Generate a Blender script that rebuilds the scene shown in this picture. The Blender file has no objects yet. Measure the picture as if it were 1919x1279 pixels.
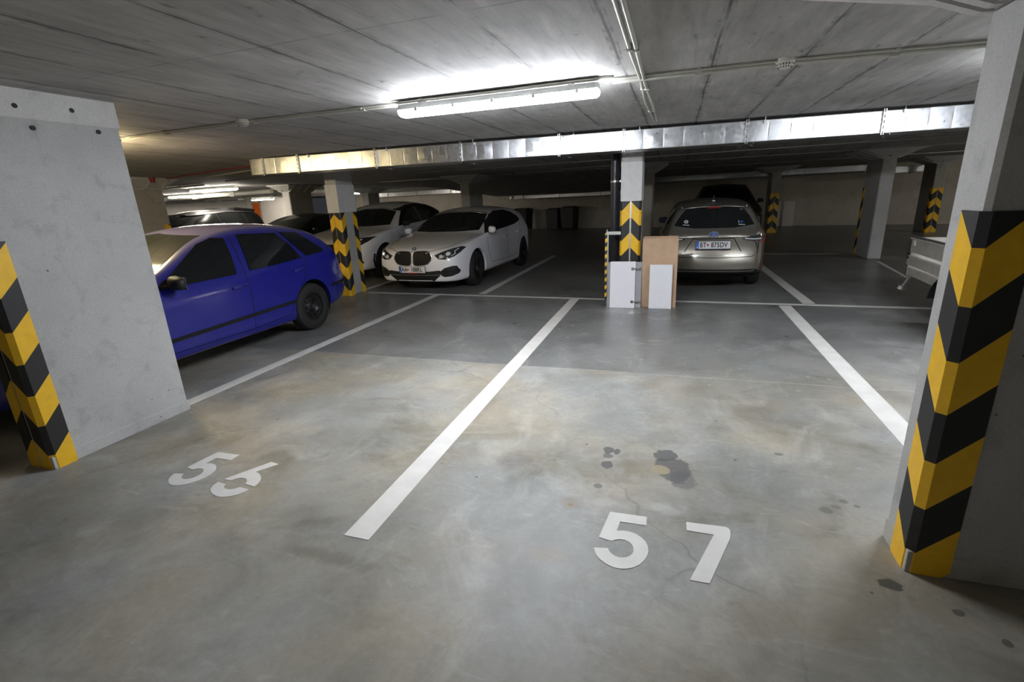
import bpy, bmesh, math, random
from mathutils import Vector, Matrix, geometry
from mathutils.bvhtree import BVHTree
random.seed(7)
D = bpy.data
C = bpy.context.scene.collection
PI = math.pi

# ------------------------------------------------------------------ materials
def nt(name):
    m = D.materials.new(name); m.use_nodes = True
    return m, m.node_tree, m.node_tree.nodes['Principled BSDF']
def N(t, typ, **kw):
    n = t.nodes.new(typ)
    for k, v in kw.items():
        if k in n.inputs: n.inputs[k].default_value = v
        else: setattr(n, k, v)
    return n
def L(t, a, b): t.links.new(a, b)
def ramp(t, fac, stops):
    r = t.nodes.new('ShaderNodeValToRGB'); L(t, fac, r.inputs[0])
    e = r.color_ramp.elements
    while len(e) < len(stops): e.new(0.5)
    for el, (p, c) in zip(e, stops):
        el.position = p; el.color = (c, c, c, 1) if isinstance(c, (int, float)) else (*c, 1)
    return r.outputs[0]
def mixc(t, fac, a, b, mode='MIX'):
    m = t.nodes.new('ShaderNodeMix'); m.data_type = 'RGBA'; m.blend_type = mode
    for sock, v in ((m.inputs[0], fac), (m.inputs[6], a), (m.inputs[7], b)):
        if hasattr(v, 'is_linked'): L(t, v, sock)
        elif isinstance(v, (int, float)): sock.default_value = v
        else: sock.default_value = (*v, 1)
    return m.outputs[2]
def math_(t, op, a, b=None, c=None):
    m = t.nodes.new('ShaderNodeMath'); m.operation = op
    for i, v in enumerate((a, b, c)):
        if v is None: continue
        if hasattr(v, 'is_linked'): L(t, v, m.inputs[i])
        else: m.inputs[i].default_value = v
    return m.outputs[0]
def objco(t, scale=(1, 1, 1), loc=(0, 0, 0)):
    tc = t.nodes.new('ShaderNodeTexCoord'); mp = t.nodes.new('ShaderNodeMapping')
    L(t, tc.outputs['Object'], mp.inputs[0])
    mp.inputs['Scale'].default_value = scale; mp.inputs['Location'].default_value = loc
    return mp.outputs[0]
def noise(t, co, scale, detail=4, rough=.55, dist=0):
    n = N(t, 'ShaderNodeTexNoise'); n.inputs['Scale'].default_value = scale
    n.inputs['Detail'].default_value = detail; n.inputs['Roughness'].default_value = rough
    n.inputs['Distortion'].default_value = dist
    L(t, co, n.inputs['Vector']); return n.outputs[0]
def bump(t, b, h, strength, dist=.01):
    n = N(t, 'ShaderNodeBump'); n.inputs['Strength'].default_value = strength
    n.inputs['Distance'].default_value = dist
    L(t, h, n.inputs['Height']); L(t, n.outputs[0], b.inputs['Normal'])

def plain(name, col, rough=.5, metal=0, noise_amt=.08, scale=30, coat=0, bmp=0, spec=.5):
    m, t, b = nt(name)
    co = objco(t); n = noise(t, co, scale)
    lo = tuple(max(0, c*(1-noise_amt)) for c in col); hi = tuple(min(1, c*(1+noise_amt)) for c in col)
    L(t, ramp(t, n, [(.3, lo), (.7, hi)]), b.inputs['Base Color'])
    b.inputs['Roughness'].default_value = rough; b.inputs['Metallic'].default_value = metal
    b.inputs['Specular IOR Level'].default_value = spec
    if coat: b.inputs['Coat Weight'].default_value = coat; b.inputs['Coat Roughness'].default_value = .06
    if bmp: bump(t, b, n, bmp, .004)
    return m
def emit(name, col, s):
    m, t, b = nt(name)
    b.inputs['Base Color'].default_value = (.8, .8, .8, 1)
    b.inputs['Emission Color'].default_value = (*col, 1); b.inputs['Emission Strength'].default_value = s
    return m

def concrete(name, base, warm=(1, 1, 1), bands=None, stain=.35, rough=.85, pits=True):
    """cast concrete: cloudy grey, darker blotches, small blowholes"""
    m, t, b = nt(name)
    co = objco(t)
    c = [base*w for w in warm]
    n1 = noise(t, co, 1.3, 6, .6); n2 = noise(t, co, 7, 5, .6, .4); n3 = noise(t, co, 90, 2)
    col = ramp(t, n1, [(.3, tuple(v*.86 for v in c)), (.7, tuple(min(1, v*1.1) for v in c))])
    blot = ramp(t, n2, [(.28, 1-stain), (.46, 1.0)])
    col = mixc(t, 1, col, blot, 'MULTIPLY')
    grain = ramp(t, n3, [(.25, .88), (.75, 1.06)])
    col = mixc(t, 1, col, grain, 'MULTIPLY')
    if pits:
        v = N(t, 'ShaderNodeTexVoronoi'); v.inputs['Scale'].default_value = 9; v.inputs['Randomness'].default_value = 1
        L(t, co, v.inputs['Vector'])
        p = ramp(t, v.outputs['Distance'], [(.045, .35), (.07, 1.0)])
        sel = ramp(t, noise(t, co, 4, 1), [(.5, 0.0), (.56, 1.0)])
        col = mixc(t, sel, col, mixc(t, 1, col, p, 'MULTIPLY'))
    L(t, col, b.inputs['Base Color']); b.inputs['Roughness'].default_value = rough
    bump(t, b, mixc(t, .5, n2, n3), .12, .008)
    return m

def ceiling_mat(name, base, warm):
    m, t, b = nt(name)
    co = objco(t)
    sep = t.nodes.new('ShaderNodeSeparateXYZ'); L(t, co, sep.inputs[0])
    wob = noise(t, objco(t, (.6, .6, .6)), 1.2, 2)
    x = math_(t, 'ADD', sep.outputs[0], math_(t, 'MULTIPLY', wob, .05))
    # wide plywood joints every 0.53 m and narrow board marks every 0.13 m, running along Y
    def joint(period, width, off):
        f = math_(t, 'FRACT', math_(t, 'DIVIDE', math_(t, 'ADD', x, off), period))
        d = math_(t, 'MULTIPLY', math_(t, 'ABSOLUTE', math_(t, 'SUBTRACT', f, .5)), period)
        return math_(t, 'LESS_THAN', d, width)
    jn = ramp(t, noise(t, objco(t, (2, .5, 2)), 2.2, 3, .6), [(.34, 0.0), (.52, 1.0)])
    jw = math_(t, 'MULTIPLY', joint(.527, .007, 100.19), jn)
    jn2 = ramp(t, noise(t, objco(t, (9, .5, 2)), 1.7, 2, .6), [(.50, 0.0), (.66, 1.0)])
    jb = math_(t, 'MULTIPLY', joint(.105, .0028, 100.02), jn2)
    # end joints across
    y = math_(t, 'ADD', sep.outputs[1], math_(t, 'MULTIPLY', wob, .03))
    fy = math_(t, 'FRACT', math_(t, 'DIVIDE', math_(t, 'ADD', y, 101.6), 2.5))
    jy = math_(t, 'LESS_THAN', math_(t, 'MULTIPLY', math_(t, 'ABSOLUTE', math_(t, 'SUBTRACT', fy, .5)), 2.5), .004)
    streak = noise(t, objco(t, (5, .8, 1)), 2.5, 7, .68, .3)
    cloud = noise(t, co, 1.1, 5, .6)
    spots = noise(t, objco(t, (3.2, 1.6, 1)), 4.5, 3, .5, .3)
    c = [base*w for w in warm]
    col = ramp(t, cloud, [(.3, tuple(v*.8 for v in c)), (.7, tuple(v*1.12 for v in c))])
    col = mixc(t, 1, col, ramp(t, streak, [(.25, .70), (.48, .96), (.60, 1.08), (.72, 1.35)]), 'MULTIPLY')
    col = mixc(t, 1, col, ramp(t, spots, [(.22, .5), (.33, 1.0)]), 'MULTIPLY')
    sm = math_(t, 'MULTIPLY', joint(.527, .028, 100.19), ramp(t, noise(t, objco(t, (7, 2.2, 1)), 3.0, 5, .7), [(.44, 0.0), (.64, .70)]))
    col = mixc(t, math_(t, 'MULTIPLY', sm, jn), col, (.11, .105, .095))
    col = mixc(t, math_(t, 'MULTIPLY', jw, .72), col, (.05, .048, .043))
    col = mixc(t, math_(t, 'MULTIPLY', jb, .3), col, (.09, .085, .08))
    col = mixc(t, math_(t, 'MULTIPLY', math_(t, 'MULTIPLY', jy, jn), .5), col, (.07, .07, .065))
    L(t, col, b.inputs['Base Color']); b.inputs['Roughness'].default_value = .8
    bump(t, b, mixc(t, .5, streak, jw), .3, .006)
    return m

def floor_mat():
    m, t, b = nt('polished_concrete_floor')
    co = objco(t)
    sep = t.nodes.new('ShaderNodeSeparateXYZ'); L(t, co, sep.inputs[0])
    X, Y = sep.outputs[0], sep.outputs[1]
    cloud = noise(t, objco(t, (1, 1, 1)), .9, 6, .62, .5)
    mid = noise(t, objco(t, (1, 1, 1), (4, 2, 0)), 3.2, 6, .65, .8)
    fine = noise(t, co, 34, 5, .7)
    swirl = noise(t, objco(t, (.8, 2.2, 1)), 4.2, 7, .72, 1.6)
    hue = noise(t, objco(t, (1, 1, 1), (9, 3, 0)), 1.1, 3)
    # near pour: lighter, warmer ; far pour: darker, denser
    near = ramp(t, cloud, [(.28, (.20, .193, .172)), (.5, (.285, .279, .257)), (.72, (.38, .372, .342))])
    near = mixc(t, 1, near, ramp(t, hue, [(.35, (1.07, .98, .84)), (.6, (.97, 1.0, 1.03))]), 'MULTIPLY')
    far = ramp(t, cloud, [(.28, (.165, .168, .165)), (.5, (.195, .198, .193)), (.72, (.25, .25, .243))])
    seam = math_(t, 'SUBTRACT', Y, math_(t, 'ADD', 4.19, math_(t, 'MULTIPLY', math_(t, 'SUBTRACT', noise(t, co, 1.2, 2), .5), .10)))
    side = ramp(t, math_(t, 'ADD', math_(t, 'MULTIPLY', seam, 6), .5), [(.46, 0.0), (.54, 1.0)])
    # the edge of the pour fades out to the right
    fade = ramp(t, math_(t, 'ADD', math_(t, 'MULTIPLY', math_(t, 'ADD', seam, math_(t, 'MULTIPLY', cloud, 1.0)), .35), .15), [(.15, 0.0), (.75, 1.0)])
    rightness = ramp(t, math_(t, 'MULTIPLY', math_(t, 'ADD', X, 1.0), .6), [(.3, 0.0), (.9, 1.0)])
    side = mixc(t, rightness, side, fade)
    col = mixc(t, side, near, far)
    # left bays greener and darker where the tyre paths are
    col = mixc(t, 1, col, ramp(t, mid, [(.25, .70), (.5, .98), (.78, 1.15)]), 'MULTIPLY')
    col = mixc(t, 1, col, ramp(t, fine, [(.2, .86), (.8, 1.08)]), 'MULTIPLY')
    # worn tyre tracks and damp patches: brown-grey, soft
    blot = noise(t, objco(t, (.75, 1.25, 1), (7, 1, 0)), 1.5, 7, .66, .7)
    col = mixc(t, ramp(t, blot, [(.30, .75), (.47, 0.0)]), col, mixc(t, 1, col, (.60, .57, .50), 'MULTIPLY'))
    brt = noise(t, objco(t, (1.3, .8, 1), (17, 4, 0)), 1.9, 7, .7, .9)
    col = mixc(t, ramp(t, brt, [(.54, 0.0), (.72, .40)]), col, (.50, .49, .46))
    sw = ramp(t, swirl, [(.56, 0.0), (.74, 1.0)])
    col = mixc(t, math_(t, 'MULTIPLY', sw, .34), col, (.50, .50, .49))
    # seam line
    sl = math_(t, 'MULTIPLY', math_(t, 'LESS_THAN', math_(t, 'ABSOLUTE', seam), .006), .5)
    col = mixc(t, sl, col, (.45, .44, .41))
    # tiny dark specks and white plaster flecks
    v = N(t, 'ShaderNodeTexVoronoi'); v.inputs['Scale'].default_value = 3.3; L(t, co, v.inputs['Vector'])
    sp = ramp(t, v.outputs['Distance'], [(.022, 1.0), (.034, 0.0)])
    col = mixc(t, math_(t, 'MULTIPLY', sp, .75), col, (.035, .033, .03))
    v2 = N(t, 'ShaderNodeTexVoronoi'); v2.inputs['Scale'].default_value = 5.2; L(t, objco(t, (.8, 1.3, 1), (3.3, 1.7, 0)), v2.inputs['Vector'])
    fl_ = ramp(t, v2.outputs['Distance'], [(.05, 1.0), (.085, 0.0)])
    zone = ramp(t, noise(t, objco(t, (1, 1, 1), (1, 6, 0)), .55, 1), [(.48, 0.0), (.58, 1.0)])
    farz = ramp(t, math_(t, 'MULTIPLY', math_(t, 'SUBTRACT', Y, 3.4), .5), [(.0, .0), (1.0, 1.0)])
    col = mixc(t, math_(t, 'MULTIPLY', math_(t, 'MULTIPLY', fl_, zone), farz), col, (.62, .62, .60))
    # hairline cracks
    vc = N(t, 'ShaderNodeTexVoronoi'); vc.feature = 'DISTANCE_TO_EDGE'; vc.inputs['Scale'].default_value = .5
    nz = N(t, 'ShaderNodeTexNoise'); nz.inputs['Scale'].default_value = 2.2; nz.inputs['Detail'].default_value = 6; L(t, co, nz.inputs['Vector'])
    dst = mixc(t, .28, co, nz.outputs['Color']); L(t, dst, vc.inputs['Vector'])
    ck = ramp(t, vc.outputs['Distance'], [(.0012, 1.0), (.0032, 0.0)])
    ck = math_(t, 'MULTIPLY', ck, ramp(t, noise(t, co, .8, 2), [(.47, 0.0), (.6, 1.0)]))
    col = mixc(t, math_(t, 'MULTIPLY', ck, .4), col, (.09, .08, .07))
    # oil stains and soft dark or pale patches, each with its own place, size and colour
    dn = noise(t, objco(t, (1, 1, 1), (2, 5, 0)), 11, 4, .7)
    dn = math_(t, 'MULTIPLY', math_(t, 'SUBTRACT', dn, .5), 1.5)
    def stain(col, cx, cy, rx, ry, c, amt, soft=.12, wob=1.0):
        dx = math_(t, 'DIVIDE', math_(t, 'SUBTRACT', X, cx), rx)
        dy = math_(t, 'DIVIDE', math_(t, 'SUBTRACT', Y, cy), ry)
        r = math_(t, 'SQRT', math_(t, 'ADD', math_(t, 'MULTIPLY', dx, dx), math_(t, 'MULTIPLY', dy, dy)))
        r = math_(t, 'ADD', r, math_(t, 'MULTIPLY', dn, wob))
        k = ramp(t, math_(t, 'MULTIPLY', r, .5), [(.5-soft, amt), (.5, 0.0)])
        return mixc(t, k, col, c)
    dk = (.075, .075, .078); br = (.20, .155, .10)
    for a in [(.062, 2.63, .10, .15, dk, .72, .06), (.02, 2.78, .075, .07, dk, .8, .05), (.11, 2.52, .075, .10, (.09, .09, .09), .55, .08),
              (-.33, 2.765, .038, .04, dk, .85, .05), (-.275, 2.755, .022, .035, dk, .85, .05), (-.325, 2.69, .03, .025, dk, .7, .05),
              (-.315, 2.59, .035, .045, dk, .85, .05), (-.337, 2.355, .024, .022, (.11, .11, .11), .8, .04),
              (-.45, 2.16, .075, .07, br, .40, .25), (-.45, 2.15, .02, .014, (.25, .15, .05), .75, .2),
              (-.87, 2.49, .13, .14, (.13, .10, .10), .5, .42), (-1.45, 1.48, .33, .05, (.13, .12, .10), .5, .35),
              (-2.3, 3.0, .30, .2, (.16, .14, .11), .35, .4), (-.48, 1.76, .12, .07, (.30, .23, .15), .35, .35),
              (.885, 1.95, .045, .035, (.055, .055, .05), .85, .05), (1.07, 1.86, .02, .018, (.07, .07, .06), .8, .1), (1.16, 1.75, .018, .02, (.07, .07, .06), .8, .1),
              (.66, 2.95, .03, .02, (.10, .11, .08), .7, .1), (.78, 2.42, .03, .03, (.10, .11, .08), .7, .1), (.83, 2.46, .025, .018, (.13, .12, .10), .7, .1),
              (.88, 2.52, .02, .02, (.12, .11, .09), .7, .1), (.93, 2.49, .016, .014, (.10, .10, .08), .7, .1),
              (-.28, 2.21, .13, .05, (.46, .46, .45), .35, .3, 1.6), (.02, 2.24, .12, .06, (.48, .48, .47), .4, .3, 1.6),
              (-3.35, 1.55, .5, .35, (.12, .125, .11), .45, .45), (-2.6, 2.55, .35, .12, (.40, .33, .22), .3, .4),
              (-2.1, 5.4, .5, .35, (.42, .43, .46), .3, .45, 1.6), (-.75, 6.6, .35, .25, (.50, .50, .52), .4, .4, 1.8),
              (.5, 3.6, .35, .12, (.17, .14, .11), .35, .4)]:
        col = stain(col, *a)
    wet = stain(mixc(t, 0, (0, 0, 0), (0, 0, 0)), .04, 2.62, .12, .2, (1, 1, 1), 1)
    beige = stain(col, -.01, 2.605, .055, .05, (.30, .255, .17), .95, .04, .5); col = beige
    L(t, col, b.inputs['Base Color'])
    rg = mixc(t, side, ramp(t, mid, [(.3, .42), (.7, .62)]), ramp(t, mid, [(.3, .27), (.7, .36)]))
    L(t, rg, b.inputs['Roughness'])
    b.inputs['Specular IOR Level'].default_value = .5
    bump(t, b, mixc(t, .4, fine, mid), .12, .004)
    return m

def galvanised(name):
    m, t, b = nt(name)
    co = objco(t)
    n = noise(t, objco(t, (1, 1, 1)), 22, 4); w = noise(t, objco(t, (1.1, 1.1, 1.1)), 1.1, 2)
    L(t, ramp(t, n, [(.3, (.58, .60, .63)), (.7, (.76, .78, .80))]), b.inputs['Base Color'])
    b.inputs['Metallic'].default_value = 1
    L(t, ramp(t, n, [(.3, .27), (.7, .40)]), b.inputs['Roughness'])
    bump(t, b, w, .5, .03)
    return m

M = {}
M['floor'] = floor_mat()
M['ceiling'] = ceiling_mat('board_marked_ceiling', .41, (1.0, .98, .95))
M['column'] = concrete('column_concrete', .47, (1, 1, .985), stain=.22)
M['column_old'] = concrete('column_concrete_dull', .46, (1, .97, .88), stain=.25)
M['capital'] = concrete('capital_concrete', .62, (1, .99, .97), stain=.2)
M['white_band'] = plain('white_wall_paint', (.66, .66, .66), .7, 0, .06, 12, bmp=.1)
M['wall'] = concrete('wall_plaster_tan', .56, (1, .93, .80), stain=.2, pits=False)
M['wall_white'] = plain('white_plaster', (.72, .68, .64), .8, 0, .05, 4, bmp=.1)
M['paint'] = plain('road_marking_paint', (.64, .63, .60), .6, 0, .07, 7)
M['yellow'] = plain('guard_yellow', (.88, .52, .02), .42, 0, .06, 20, bmp=.05)
M['black_rubber'] = plain('guard_black', (.018, .018, .020), .5, 0, .15, 20, bmp=.05)
M['duct'] = galvanised('galvanised_duct')
M['steel'] = plain('zinc_steel', (.55, .55, .54), .4, 1, .1, 30)
M['conduit'] = plain('grey_conduit_pvc', (.50, .50, .44), .5, 0, .08, 20)
M['lamp_body'] = plain('lamp_body_grey', (.60, .62, .60), .5, 0, .04, 20)
M['lamp_on'] = emit('lamp_diffuser_cool', (.90, .935, 1.0), 66)
M['lamp_warm'] = emit('lamp_diffuser_warm', (1.0, .78, .42), 46)
M['lamp_fill'] = emit('lamp_diffuser_fill', (1.0, .95, .86), 34)  # glow of the two added fill lamps at right
M['lamp_rear_fill'] = emit('lamp_diffuser_rear_fill', (1.0, .95, .86), 9)  # glow of the added fill lamp behind the camera
M['lamp_far'] = emit('lamp_diffuser_far', (1.0, .91, .78), 60)
M['detector'] = plain('detector_cream', (.66, .65, .58), .5, 0, .03, 20)
M['dark'] = plain('dark_slot', (.012, .012, .012), .7, 0, .1, 20)
M['red'] = plain('alarm_red', (.32, .02, .02), .4, 0, .1, 20)
M['orange'] = plain('door_orange', (.75, .17, .02), .5, 0, .08, 8)
M['cardboard'] = plain('cardboard', (.52, .36, .235), .8, 0, .08, 8, bmp=.2)
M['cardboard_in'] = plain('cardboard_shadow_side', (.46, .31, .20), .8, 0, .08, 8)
M['white_board'] = plain('white_melamine', (.80, .80, .84), .3, 0, .02, 6)
M['grey_board'] = plain('grey_board_back', (.34, .34, .35), .5, 0, .05, 8)
M['chrome'] = plain('chrome', (.75, .75, .77), .15, 1, .05, 20)
M['black_pipe'] = plain('black_pipe', (.025, .025, .035), .32, 0, .1, 15)
M['bin'] = plain('bin_dark_plastic', (.012, .013, .015), .5, 0, .1, 10)
M['plank'] = plain('weathered_aluminium_planks', (.52, .50, .44), .55, .15, .14, 9, bmp=.15)
M['glass'] = plain('car_glass_dark', (.010, .012, .013), .05, 0, .1, 3, spec=.6)
M['glass_warm'] = plain('car_glass_green', (.02, .024, .02), .06, 0, .1, 3, spec=.45)
M['glass_dim'] = plain('car_glass_black', (.008, .009, .009), .18, 0, .1, 3, spec=.10)
M['tyre'] = plain('tyre_rubber', (.017, .017, .017), .75, 0, .2, 20, bmp=.2)
M['rim_dark'] = plain('rim_dark', (.03, .03, .032), .4, .6, .2, 20)
M['rim'] = plain('rim_alloy', (.32, .32, .34), .3, 1, .1, 20)
M['trim'] = plain('black_trim', (.012, .012, .013), .6, 0, .15, 20)
M['gap'] = plain('panel_gap_black', (.006, .006, .006), .8, 0, .1, 20)
M['lens'] = plain('lamp_lens_dark', (.035, .037, .04), .12, 0, .3, 25, coat=.6)
M['lens_light'] = plain('lamp_reflector', (.80, .82, .84), .15, .2, .1, 25)
M['bright_trim'] = plain('bright_trim', (.80, .80, .80), .2, .45, .1, 25)
M['red_lens'] = plain('tail_lamp_red', (.50, .015, .012), .12, 0, .1, 20, coat=1)
M['plate'] = plain('plate_white', (.72, .72, .74), .35, 0, .02, 20)
M['ink'] = plain('plate_ink', (.02, .02, .02), .5, 0, .05, 20)
M['eu_blue'] = plain('plate_blue', (.02, .13, .55), .4, 0, .05, 20)
M['emblem_blue'] = plain('emblem_blue', (.03, .10, .40), .25, 0, .05, 20)
def carpaint(name, col, metal=0, rough=.28, dirt=.10, coat=1.0, dust=.25):
    m, t, b = nt(name)
    co = objco(t); n = noise(t, co, 3, 5, .6); f = noise(t, co, 160, 2)
    d = ramp(t, n, [(.35, 0.0), (.75, 1.0)])
    c = mixc(t, math_(t, 'MULTIPLY', d, dirt), col, (.30, .28, .24))
    c = mixc(t, .12, c, f, 'OVERLAY')
    ge = t.nodes.new('ShaderNodeNewGeometry'); sp = t.nodes.new('ShaderNodeSeparateXYZ'); L(t, ge.outputs['Normal'], sp.inputs[0])
    up = ramp(t, sp.outputs[2], [(.55, 0.0), (.95, 1.0)])
    c = mixc(t, math_(t, 'MULTIPLY', up, dust), c, (.42, .385, .32))
    L(t, c, b.inputs['Base Color']); b.inputs['Metallic'].default_value = metal
    b.inputs['Roughness'].default_value = rough
    if coat < .5: b.inputs['Specular IOR Level'].default_value = .2
    b.inputs['Coat Weight'].default_value = coat; b.inputs['Coat Roughness'].default_value = .12
    return m
M['p_white'] = carpaint('paint_white', (.90, .90, .94), dirt=.08, rough=.4, dust=.40)
M['p_blue'] = carpaint('paint_blue', (.010, .012, .26), dirt=.03, dust=.32)
M['p_bronze'] = carpaint('paint_bronze', (.30, .28, .235), metal=.75, rough=.36, dirt=.15, dust=.15)
M['p_black'] = carpaint('paint_black', (.010, .010, .011), dirt=.02, dust=.02, coat=.05)

# ------------------------------------------------------------------ builders
def link(o, parent=None):
    C.objects.link(o)
    if parent is not None: o.parent = parent
    return o
def obj(name, bm, mats, parent=None, smooth=False, angle=None):
    me = D.meshes.new(name)
    bmesh.ops.recalc_face_normals(bm, faces=bm.faces)
    bm.to_mesh(me); bm.free()
    for m in (mats if isinstance(mats, (list, tuple)) else [mats]): me.materials.append(m)
    if smooth or angle:
        for p in me.polygons: p.use_smooth = True
        if angle: me.set_sharp_from_angle(angle=math.radians(angle))
    return link(D.objects.new(name, me), parent)
def tag(o, label, cat, group=None):
    o['label'] = label; o['category'] = cat
    if group: o['group'] = group
    return o
def thing(name, label, cat, loc=(0, 0, 0), rz=0, group=None):
    o = D.objects.new(name, None); o.empty_display_size = .2
    C.objects.link(o); o.location = loc; o.rotation_euler = (0, 0, rz)
    return tag(o, label, cat, group)
def struct(o): o['kind'] = 'structure'; return o
def kids(o): return [c for c in D.objects if c.parent is o]
def dup(o, parent=None, top=True):
    c = o.copy(); C.objects.link(c)
    if not top: c.parent = parent
    for k in kids(o):
        kc = k.copy(); C.objects.link(kc); kc.parent = c
        for g in kids(k):
            gc = g.copy(); C.objects.link(gc); gc.parent = kc
    return c
def box(bm, a, b, mi=0, bev=0, seg=2):
    r = bmesh.ops.create_cube(bm, size=1)
    vs = r['verts']
    for v in vs:
        v.co = Vector(((a[i]+b[i])/2 + v.co[i]*(b[i]-a[i]) for i in range(3)))
    fs = {f for v in vs for f in v.link_faces}
    for f in fs: f.material_index = mi
    if bev:
        es = list({e for v in vs for e in v.link_edges})
        r = bmesh.ops.bevel(bm, geom=es, offset=bev, segments=seg, affect='EDGES', profile=.5)
        for f in r['faces']: f.material_index = mi
    return vs
def bx(a, b, bev=0):
    bm = bmesh.new(); box(bm, a, b, 0, bev); return bm
def cyl(bm, p, q, r, seg=16, r2=None, mi=0, caps=True):
    p, q = Vector(p), Vector(q); d = q-p
    rot = d.to_track_quat('Z', 'Y').to_matrix().to_4x4()
    ret = bmesh.ops.create_cone(bm, cap_ends=caps, segments=seg, radius1=r, radius2=r if r2 is None else r2, depth=d.length,
                                matrix=Matrix.Translation((p+q)/2) @ rot)
    for f in {f for v in ret['verts'] for f in v.link_faces}: f.material_index = mi
def tube(bm, pts, r, seg=8, mi=0):
    """tube along a polyline"""
    pts = [Vector(p) for p in pts]; rings = []
    up0 = Vector((0, 0, 1))
    for i, p in enumerate(pts):
        d = (pts[min(i+1, len(pts)-1)] - pts[max(i-1, 0)]).normalized()
        up = up0 if abs(d.dot(up0)) < .95 else Vector((0, 1, 0))
        s = d.cross(up).normalized(); u = s.cross(d)
        rings.append([bm.verts.new(p + r*(math.cos(a)*s + math.sin(a)*u)) for a in [2*PI*k/seg for k in range(seg)]])
    for a, b in zip(rings, rings[1:]):
        for k in range(seg):
            bm.faces.new((a[k], a[(k+1) % seg], b[(k+1) % seg], b[k])).material_index = mi
    bm.faces.new(rings[0][::-1]).material_index = mi; bm.faces.new(rings[-1]).material_index = mi
def prism(bm, pts, z0, z1, mi=0):
    lo = [bm.verts.new((x, y, z0)) for x, y in pts]; hi = [bm.verts.new((x, y, z1)) for x, y in pts]
    n = len(pts)
    fs = [bm.faces.new(lo[::-1]), bm.faces.new(hi)]
    for i in range(n): fs.append(bm.faces.new((lo[i], lo[(i+1) % n], hi[(i+1) % n], hi[i])))
    for f in fs: f.material_index = mi
def lathe_x(bm, prof, cx, cy, cz, seg=40, mi=0, sgn=1):
    """profile [(x, r)] turned about an axis along X"""
    rings = []
    for x, r in prof:
        if r < 1e-5: rings.append([bm.verts.new((cx+sgn*x, cy, cz))])
        else: rings.append([bm.verts.new((cx+sgn*x, cy+r*math.cos(2*PI*k/seg), cz+r*math.sin(2*PI*k/seg))) for k in range(seg)])
    for a, b in zip(rings, rings[1:]):
        for k in range(seg):
            k2 = (k+1) % seg
            if len(a) == 1 and len(b) == 1: continue
            if len(a) == 1: f = bm.faces.new((a[0], b[k], b[k2]))
            elif len(b) == 1: f = bm.faces.new((a[k], b[0], a[k2]))
            else: f = bm.faces.new((a[k], b[k], b[k2], a[k2]))
            f.material_index = mi
def text_mesh(name, s, size, mat, parent, loc, rot, extrude=.002, align='CENTER', xs=1.0, bold=.0):
    cu = D.curves.new(name, 'FONT'); cu.body = s; cu.size = size; cu.extrude = extrude; cu.offset = bold
    cu.align_x = align; cu.align_y = 'CENTER'; cu.space_character = 1.05
    tmp = D.objects.new('tmp', cu); C.objects.link(tmp)
    bpy.context.view_layer.update()
    dg = bpy.context.evaluated_depsgraph_get()
    me = D.meshes.new_from_object(tmp.evaluated_get(dg))
    D.objects.remove(tmp)
    me.name = name; me.materials.clear(); me.materials.append(mat)
    o = D.objects.new(name, me); link(o, parent)
    me.transform(Matrix.Translation(loc) @ rot.to_4x4() @ Matrix.Diagonal((xs, 1, 1, 1)))
    return o

# ------------------------------------------------------------------ the hall
def ceil_z(x, y):
    f = min(1, max(0, (math.hypot(x, max(y, 0))-6.5)/6.5))
    f = f*f*(3-2*f)
    return 2.30 - .13*f
X0, X1, Y0, Y1 = -32.0, 13.0, -7.0, 30.0
bm = bmesh.new(); box(bm, (X0, Y0, -.2), (X1, Y1, 0)); struct(obj('floor', bm, M['floor']))
bm = bmesh.new()
xs = [X0, -24, -18]+[-14+.75*i for i in range(36)]
ys = [Y0, -2]+[.75*i for i in range(19)]+[15, 20, Y1]
for z_off, key in ((0, 'lo'), (.25, 'hi')):
    g = [[bm.verts.new((x, y, ceil_z(x, y)+z_off)) for y in ys] for x in xs]
    for i in range(len(xs)-1):
        for j in range(len(ys)-1):
            bm.faces.new((g[i][j], g[i+1][j], g[i+1][j+1], g[i][j+1]))
struct(obj('ceiling', bm, M['ceiling']))
# descending soffit of the ramp beyond the second row of columns
bm = bmesh.new()
prof = [(12.6, 2.36), (12.6, 2.14), (17.0, 1.98), (22.3, 1.66), (22.3, 2.36)]
a = [bm.verts.new((-8.05, y, z)) for y, z in prof]; b = [bm.verts.new((-1.0, y, z)) for y, z in prof]
bm.faces.new(a); bm.faces.new(b[::-1])
for i in range(5): bm.faces.new((a[i], a[(i+1) % 5], b[(i+1) % 5], b[i]))
struct(obj('trim_1', bm, M['ceiling']))

def wall(name, p, q, z0, z1, th, mat):
    p, q = Vector(p), Vector(q); d = (q-p).normalized(); n = Vector((-d.y, d.x))*th
    bm = bmesh.new(); prism(bm, [(p.x, p.y), (q.x, q.y), (q.x+n.x, q.y+n.y), (p.x+n.x, p.y+n.y)], z0, z1)
    return struct(obj(name, bm, mat))
wall('wall_far', (-20.0, 27.0), (X1, 20.85), 0, 2.45, .3, M['wall'])
wall('wall_right', (X1, 20.9), (X1, Y0), 0, 2.45, .3, M['wall'])
wall('wall_near', (X1, Y0), (X0, Y0), 0, 2.45, .3, M['wall'])
wall('wall_left', (X0, Y0), (X0, Y1), 0, 2.45, .3, M['wall_white'])
wall('wall_far_left', (-32.0, 18.4), (-18.95, 18.4), 0, 2.45, .3, M['wall_white'])
wall('wall_far_middle', (-30, 24.5), (-20.6, 24.5), 0, 2.45, .3, M['wall_white'])
# pale skirting course along the far wall
bm = bmesh.new()
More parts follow.
